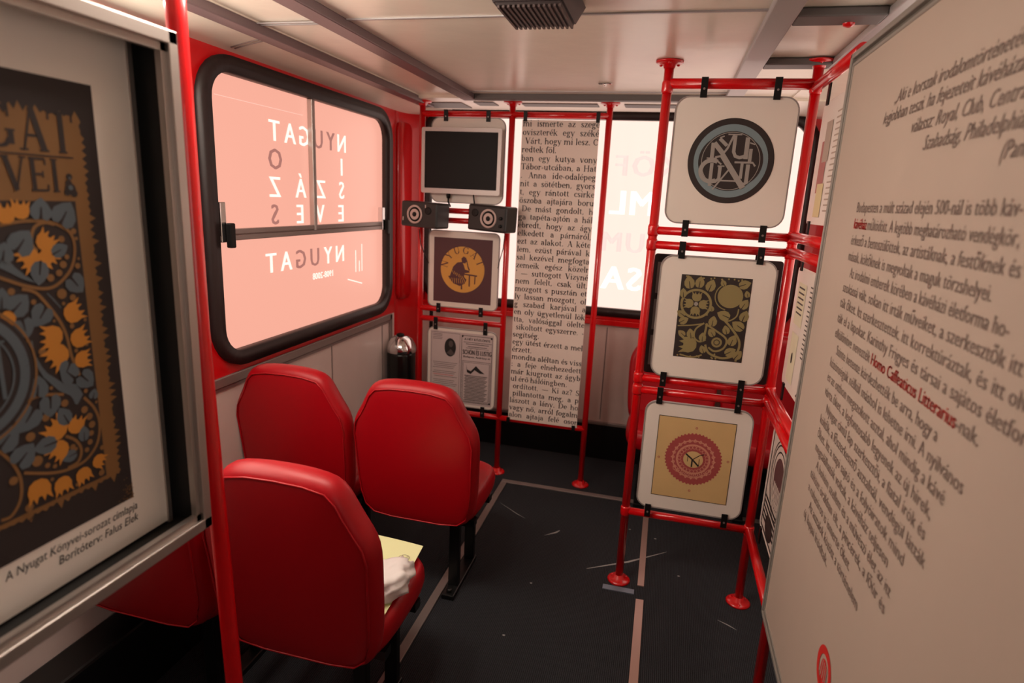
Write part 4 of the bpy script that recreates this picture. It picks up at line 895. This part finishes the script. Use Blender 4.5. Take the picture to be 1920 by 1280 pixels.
HRT = [(0.701, 1.582, 0.034, -0.12), (0.737, 1.575, 0.042, -0.59), (0.668, 1.537, 0.04, -0.67), (0.652, 1.45, 0.036, -0.86), (0.681, 1.428, 0.036, -3.79), (0.742, 1.468, 0.034, -2.53), (0.655, 1.414, 0.032, -3.02), (0.71, 1.337, 0.03, -3.7), (0.712, 1.331, 0.034, 0.73), (0.74, 1.313, 0.034, -2.47), (0.662, 1.323, 0.036, -0.2), (0.677, 1.289, 0.036, -3.24), (0.641, 1.28, 0.044, -3.86), (0.61, 1.263, 0.042, -0.85), (0.63, 1.228, 0.04, -0.85), (0.641, 1.524, 0.03, -0.24), (0.75, 1.286, 0.018, -0.35)]
LEF = [(0.722, 1.522, 0.028, -1.15), (0.687, 1.491, 0.036, -3.36), (0.696, 1.266, 0.032, 0.39), (0.662, 1.23, 0.036, 1.57), (0.725, 1.226, 0.026, -0.09), (0.697, 1.198, 0.026, -4.6), (0.63, 1.461, 0.03, -0.17)]
DOT = [(0.727, 1.538, 0.0095), (0.732, 1.511, 0.0073), (0.725, 1.5, 0.0105), (0.717, 1.488, 0.0095), (0.703, 1.482, 0.0105), (0.748, 1.496, 0.0084), (0.748, 1.549, 0.0084), (0.717, 1.456, 0.0147), (0.734, 1.448, 0.0095), (0.727, 1.404, 0.0073), (0.676, 1.375, 0.0105), (0.673, 1.45, 0.0073), (0.644, 1.469, 0.0095), (0.751, 1.507, 0.0042), (0.75, 1.41, 0.0052), (0.748, 1.37, 0.0052), (0.729, 1.364, 0.0063), (0.751, 1.538, 0.0052), (0.718, 1.441, 0.0052), (0.7, 1.417, 0.0042), (0.657, 1.395, 0.0042), (0.7, 1.286, 0.011), (0.668, 1.273, 0.011), (0.642, 1.252, 0.0132), (0.647, 1.211, 0.0154), (0.731, 1.265, 0.011), (0.738, 1.251, 0.011), (0.741, 1.236, 0.011), (0.738, 1.222, 0.0088), (0.734, 1.208, 0.0088), (0.727, 1.197, 0.0077), (0.748, 1.147, 0.0099), (0.704, 1.211, 0.0088), (0.682, 1.316, 0.0055), (0.643, 1.313, 0.0077), (0.617, 1.285, 0.0099), (0.626, 1.145, 0.0121), (0.61, 1.196, 0.0121), (0.754, 1.19, 0.0077), (0.661, 1.198, 0.0077), (0.672, 1.192, 0.0066), (0.737, 1.295, 0.0066), (0.753, 1.271, 0.0044), (0.704, 1.146, 0.0066), (0.665, 1.173, 0.0055), (0.709, 1.206, 0.0055)]
VIN = [[(0.641, 1.561), (0.676, 1.566), (0.71, 1.564), (0.731, 1.556), (0.744, 1.544), (0.747, 1.522), (0.738, 1.494), (0.716, 1.473), (0.694, 1.467), (0.664, 1.475), (0.634, 1.489), (0.625, 1.492)], [(0.719, 1.56), (0.705, 1.563), (0.69, 1.558), (0.683, 1.545), (0.682, 1.532), (0.689, 1.523)], [(0.659, 1.471), (0.678, 1.463), (0.694, 1.441), (0.709, 1.415), (0.717, 1.39), (0.721, 1.357), (0.729, 1.328), (0.731, 1.323)], [(0.599, 1.287), (0.615, 1.297), (0.636, 1.305), (0.666, 1.309), (0.701, 1.3)], [(0.733, 1.285), (0.749, 1.261), (0.755, 1.233), (0.747, 1.201), (0.725, 1.181), (0.697, 1.177), (0.666, 1.183), (0.626, 1.201)], [(0.695, 1.233), (0.711, 1.219), (0.718, 1.2), (0.71, 1.183), (0.692, 1.18)], [(0.597, 1.248), (0.612, 1.223), (0.62, 1.194), (0.616, 1.164), (0.601, 1.145), (0.586, 1.145)]]
TEA = [[(0.663, 1.394), (0.663, 1.373), (0.67, 1.351), (0.676, 1.338), (0.698, 1.313), (0.717, 1.303), (0.723, 1.29), (0.719, 1.278)], [(0.636, 1.512), (0.651, 1.498), (0.666, 1.486), (0.681, 1.477)], [(0.695, 1.46), (0.704, 1.448), (0.713, 1.435)]]

t2 = t
PK = .895/.887; a = Art((SX, 0, CH*(1-PK)), (0, PK, 0), (0, 0, PK)); AX = .562     # the print is symmetrical about y = AX
a.rect(2*AX-.806, .806, 1.073, 1.769, DARKBR, 1)
def jag(pts, amp, step=.006):
    out = []; n = len(pts)
    for i in range(n):
        p, q = Vector(pts[i]), Vector(pts[(i+1) % n]); d = (q-p).length; k = int(d/step); nn = Vector(((q-p).y, -(q-p).x)).normalized()
        for j in range(k):
            r_ = random.random(); c_ = p.lerp(q, j/k)+nn*(amp*(r_ if j % 2 else -.2*r_)); out.append((c_.x, c_.y))
    return out
gx = .779; a.poly(jag([(2*AX-gx, 1.130), (gx+.004, 1.130), (gx, 1.718), (2*AX-gx, 1.718)], .012), GOLD, 2)
ix = .7575; a.rect(2*AX-ix, ix, 1.138, 1.594, DARKBR, 3)
for dd, z, s_ in ((0, 1.665, .085), (1, 1.608, .068)):
    a.serif(('NYUGAT', 'KÖNYVEI')[dd], (.768, .739)[dd], z, s_, DARKBR, 3, align='r', bold=1.35, width=(.272, .232)[dd])
a.rect(2*AX-.76, .762, 1.657, 1.659, DARKBR, 3)
for x, z, r_ in ((.752, 1.612, .009), (.750, 1.620, .0055), (.752, 1.630, .005), (.757, 1.606, .006), (.746, 1.607, .005)): a.ell(x, z, r_, r_, DARKBR, 3, 10)
a.ell(.752, 1.614, .004, .004, TEAL, 4, 8); a.ell(.752, 1.628, .002, .002, TEAL, 4, 8)
for sg in (1, -1):
    mx = (lambda y: y) if sg > 0 else (lambda y: 2*AX-y)
    for v_ in VIN: spiral(a, [(mx(y), z) for y, z in v_], .0048, GOLD, 4)
    for i, v_ in enumerate(TEA):
        pts = [(mx(y), z) for y, z in v_]; n = len(pts)
        wd = [(.001, .0015, .003, .004, .0065, .010, .009, .002), (.009, .005, .003, .001), (.0008, .0012, .0008)][i]; a.ribbon([(p[0], p[1], w_) for p, w_ in zip(pts, wd)], TEAL, 4)
    for y, z, s_, an in TUL: tulip(a, mx(y), z, s_, an*sg, ORANGE, 5)
    for y, z, s_, an in HRT: heart(a, mx(y), z, s_, an*sg, TEAL, DARKBR, 5)
    for y, z, s_, an in LEF: leaf(a, mx(y), z, s_, an*sg, TEAL, DARKBR, 5)
    for y, z, r_ in DOT: a.ell(mx(y), z, r_*.55, r_*.55, GOLD, 5, 10)
a.ring(AX, 1.36, .100, .1035, GOLD, 6, 60); a.ell(AX, 1.36, .0985, .0985, DARKBR, 6, 48); a.ring(AX, 1.36, .078, .092, TEAL, 7, 60); a.ring(AX, 1.36, .068, .071, TEAL, 7, 60)
for dx in (.03, .052): a.line([(AX+dx, 1.40), (AX+dx, 1.32)], .006, TEAL, 8)
a.line([(AX+.02, 1.402), (AX+.062, 1.402)], .003, TEAL, 8); a.line([(AX-.03, 1.39), (AX+.02, 1.30)], .009, TEAL, 8)
a.line([(.60+.006*k, 1.124+.004*(k % 2)) for k in range(9)], .0018, DARKBR, 3)
for k in range(60): x = .806-abs(random.gauss(0, .012)); z = 1.073+abs(random.gauss(0, .016)); a.ell(x, z, .0011, .0009, GOLD, 2, 6)
a.serif('A Nyugat Könyvei-sorozat címlapja', .811, 1.048, .0225, INK, 1, width=.232, align='r', shear=.15) if False else a.text('A Nyugat Könyvei-sorozat címlapja', .812, 1.048, .021, INK, 1, shear=.2, width=.232, align='r')
a.text('Borítóterv: Falus Elek', .812, 1.026, .021, INK, 1, shear=.2, width=.152, align='r')
a.done('cover_print', t2, 'dark ornate floral cover print with captions')

# ---------------------------------------------------------------- big framed text panel on the right
RX = .42
t = thing('information_board', 'big framed beige panel of printed paragraphs standing close at the right', 'panel', (RX, 1.1, .37))
ry0, ry1, qz0, qz1 = .25, 1.872, .366, 2.040
FRM = mat('greenish grey aluminium frame', (158, 152, 144), .4, .4)
bm = bmesh.new()
for (y0, y1, z0, z1) in ((ry0, ry1, qz0, qz0+.014), (ry0, ry1, qz1-.014, qz1), (ry1-.014, ry1, qz0, qz1), (ry0, ry0+.014, qz0, qz1)): box(bm, (RX, y0, z0), (RX+.03, y1, z1), bev=.003)
for (y0, y1, z0, z1) in ((ry0+.02, ry1-.03, qz0+.028, qz0+.036), (ry0+.02, ry1-.03, qz1-.036, qz1-.028), (ry1-.036, ry1-.028, qz0+.03, qz1-.03)): box(bm, (RX+.001, y0, z0), (RX+.012, y1, z1), bev=.002)
obj('frame', bm, FRM, t)
obj('frame_channel', B((RX+.012, ry0+.005, qz0+.005), (RX+.026, ry1-.005, qz1-.005)), mat('dark channel grey', (110, 104, 96), .6), t)  # groove colour darker than the frame
obj('panel', B((RX+.004, ry0+.02, qz0+.036), (RX+.011, ry1-.036, qz1-.036)), mat('beige display board', (178, 160, 146), .55, vary=.03), t)
a = Art((RX+.004, 0, 0), (0, -1, 0), (0, 0, 1)); INKB = mat('faded brown grey ink', (112, 95, 88), .6)
hd = [("„Aki e korszak irodalomtörténetét megírja, a", 1.465, 1.868), ("legjobban teszi, ha fejezeteit kávéházakról nevezi", 1.515, 1.834), ("válassz: Royal, Club, Central, New York,", 1.34, 1.797), ("Szabadság, Philadelphia, Baross", 1.264, 1.760), ("(Pannónia)”", .985, 1.724)]
for s_, y, z in hd: a.text(s_, -y, z-.012, .036, INKB, shear=.3, width=.0141*len(s_))
body = ["Budapesten a múlt század elején 500-nál is több káv-", "kávéház működött. A legtöbb meghatározható vendégkör,", "érkező a bennszülöttek, az artistáknak, a festőknek és", "másak, költőknek is megvoltak a maguk törzshelyei.", "Az irodalmi emberek körében a kávéházi életforma ho-",
 "szokássá vált, sokan itt írták műveiket, a szerkesztők itt fogad-", "ták őket. Itt szerkesztettek, itt korrektúráztak, és itt olvas-", "ták el a lapokat. Karinthy Frigyes és társai a sajátos életformát", "elkülönítve nevezték Homo Caffeaticus Litterarius-nak.", "Szinte hetente kérdezhették be arra, hogy a",
 "közönségük nélkül máshol is lehetne írni. A nyilvános", "és az otthon megszokott asztal, ahol mindig a kávé", "várta őket, a legfontosabb legyenek az új hírek,", "Nyugat című lap szerkesztői, a fiatal írók és", "költők, a főszerkesztő asztalnál, vendégül látták", "őket. Itt a napi sajtó és a folyóiratok mind", "megtalálhatók voltak, a kávéház teljesen",
 "A bohém szellem és a művészi élet az itt", "töltött órákban élt, a pincérek, a főúr és", "a ruhatáros is ismerte őket.", "Az asztalok között a történelem", "új lapjai íródtak."]
zs = [1.650-.0371*k for k in range(22)]
for i, s_ in enumerate(body):
    z = zs[i]-.012; ind = .035 if i in (4, 9, 13, 17, 20) else 0; y0 = 1.597-ind; k_ = .01345
    parts = [(s_, INKB)]
    if i == 1: parts = [("kávéház", INKR), (s_[7:].strip(), INKB)]
    if i == 8: p = s_.index('Homo'); q = s_.index('-nak'); parts = [(s_[:p].strip(), INKB), (s_[p:q], INKR), (s_[q:], INKB)]
    for tx, mm in parts:
        a.text(tx, -y0, z, .034, mm, width=k_*len(tx), bold=.0012 if mm is INKR else 0); y0 -= k_*(len(tx)+(.6 if tx[-1:] != 's' else .2))
# round seal low on the panel
u_, v_ = -1.250, .672
a.ring(u_, v_, .034, .052, INKR, 1, 40); a.ell(u_, v_-.004, .022, .03, INKR, 1, 20)
for k in range(5): a.line([(u_-.02+.01*k, v_+.02), (u_-.025+.012*k, v_-.02)], .003, mat('beige display board', (0, 0, 0)), 2)
a.done('printed_paragraphs', t)
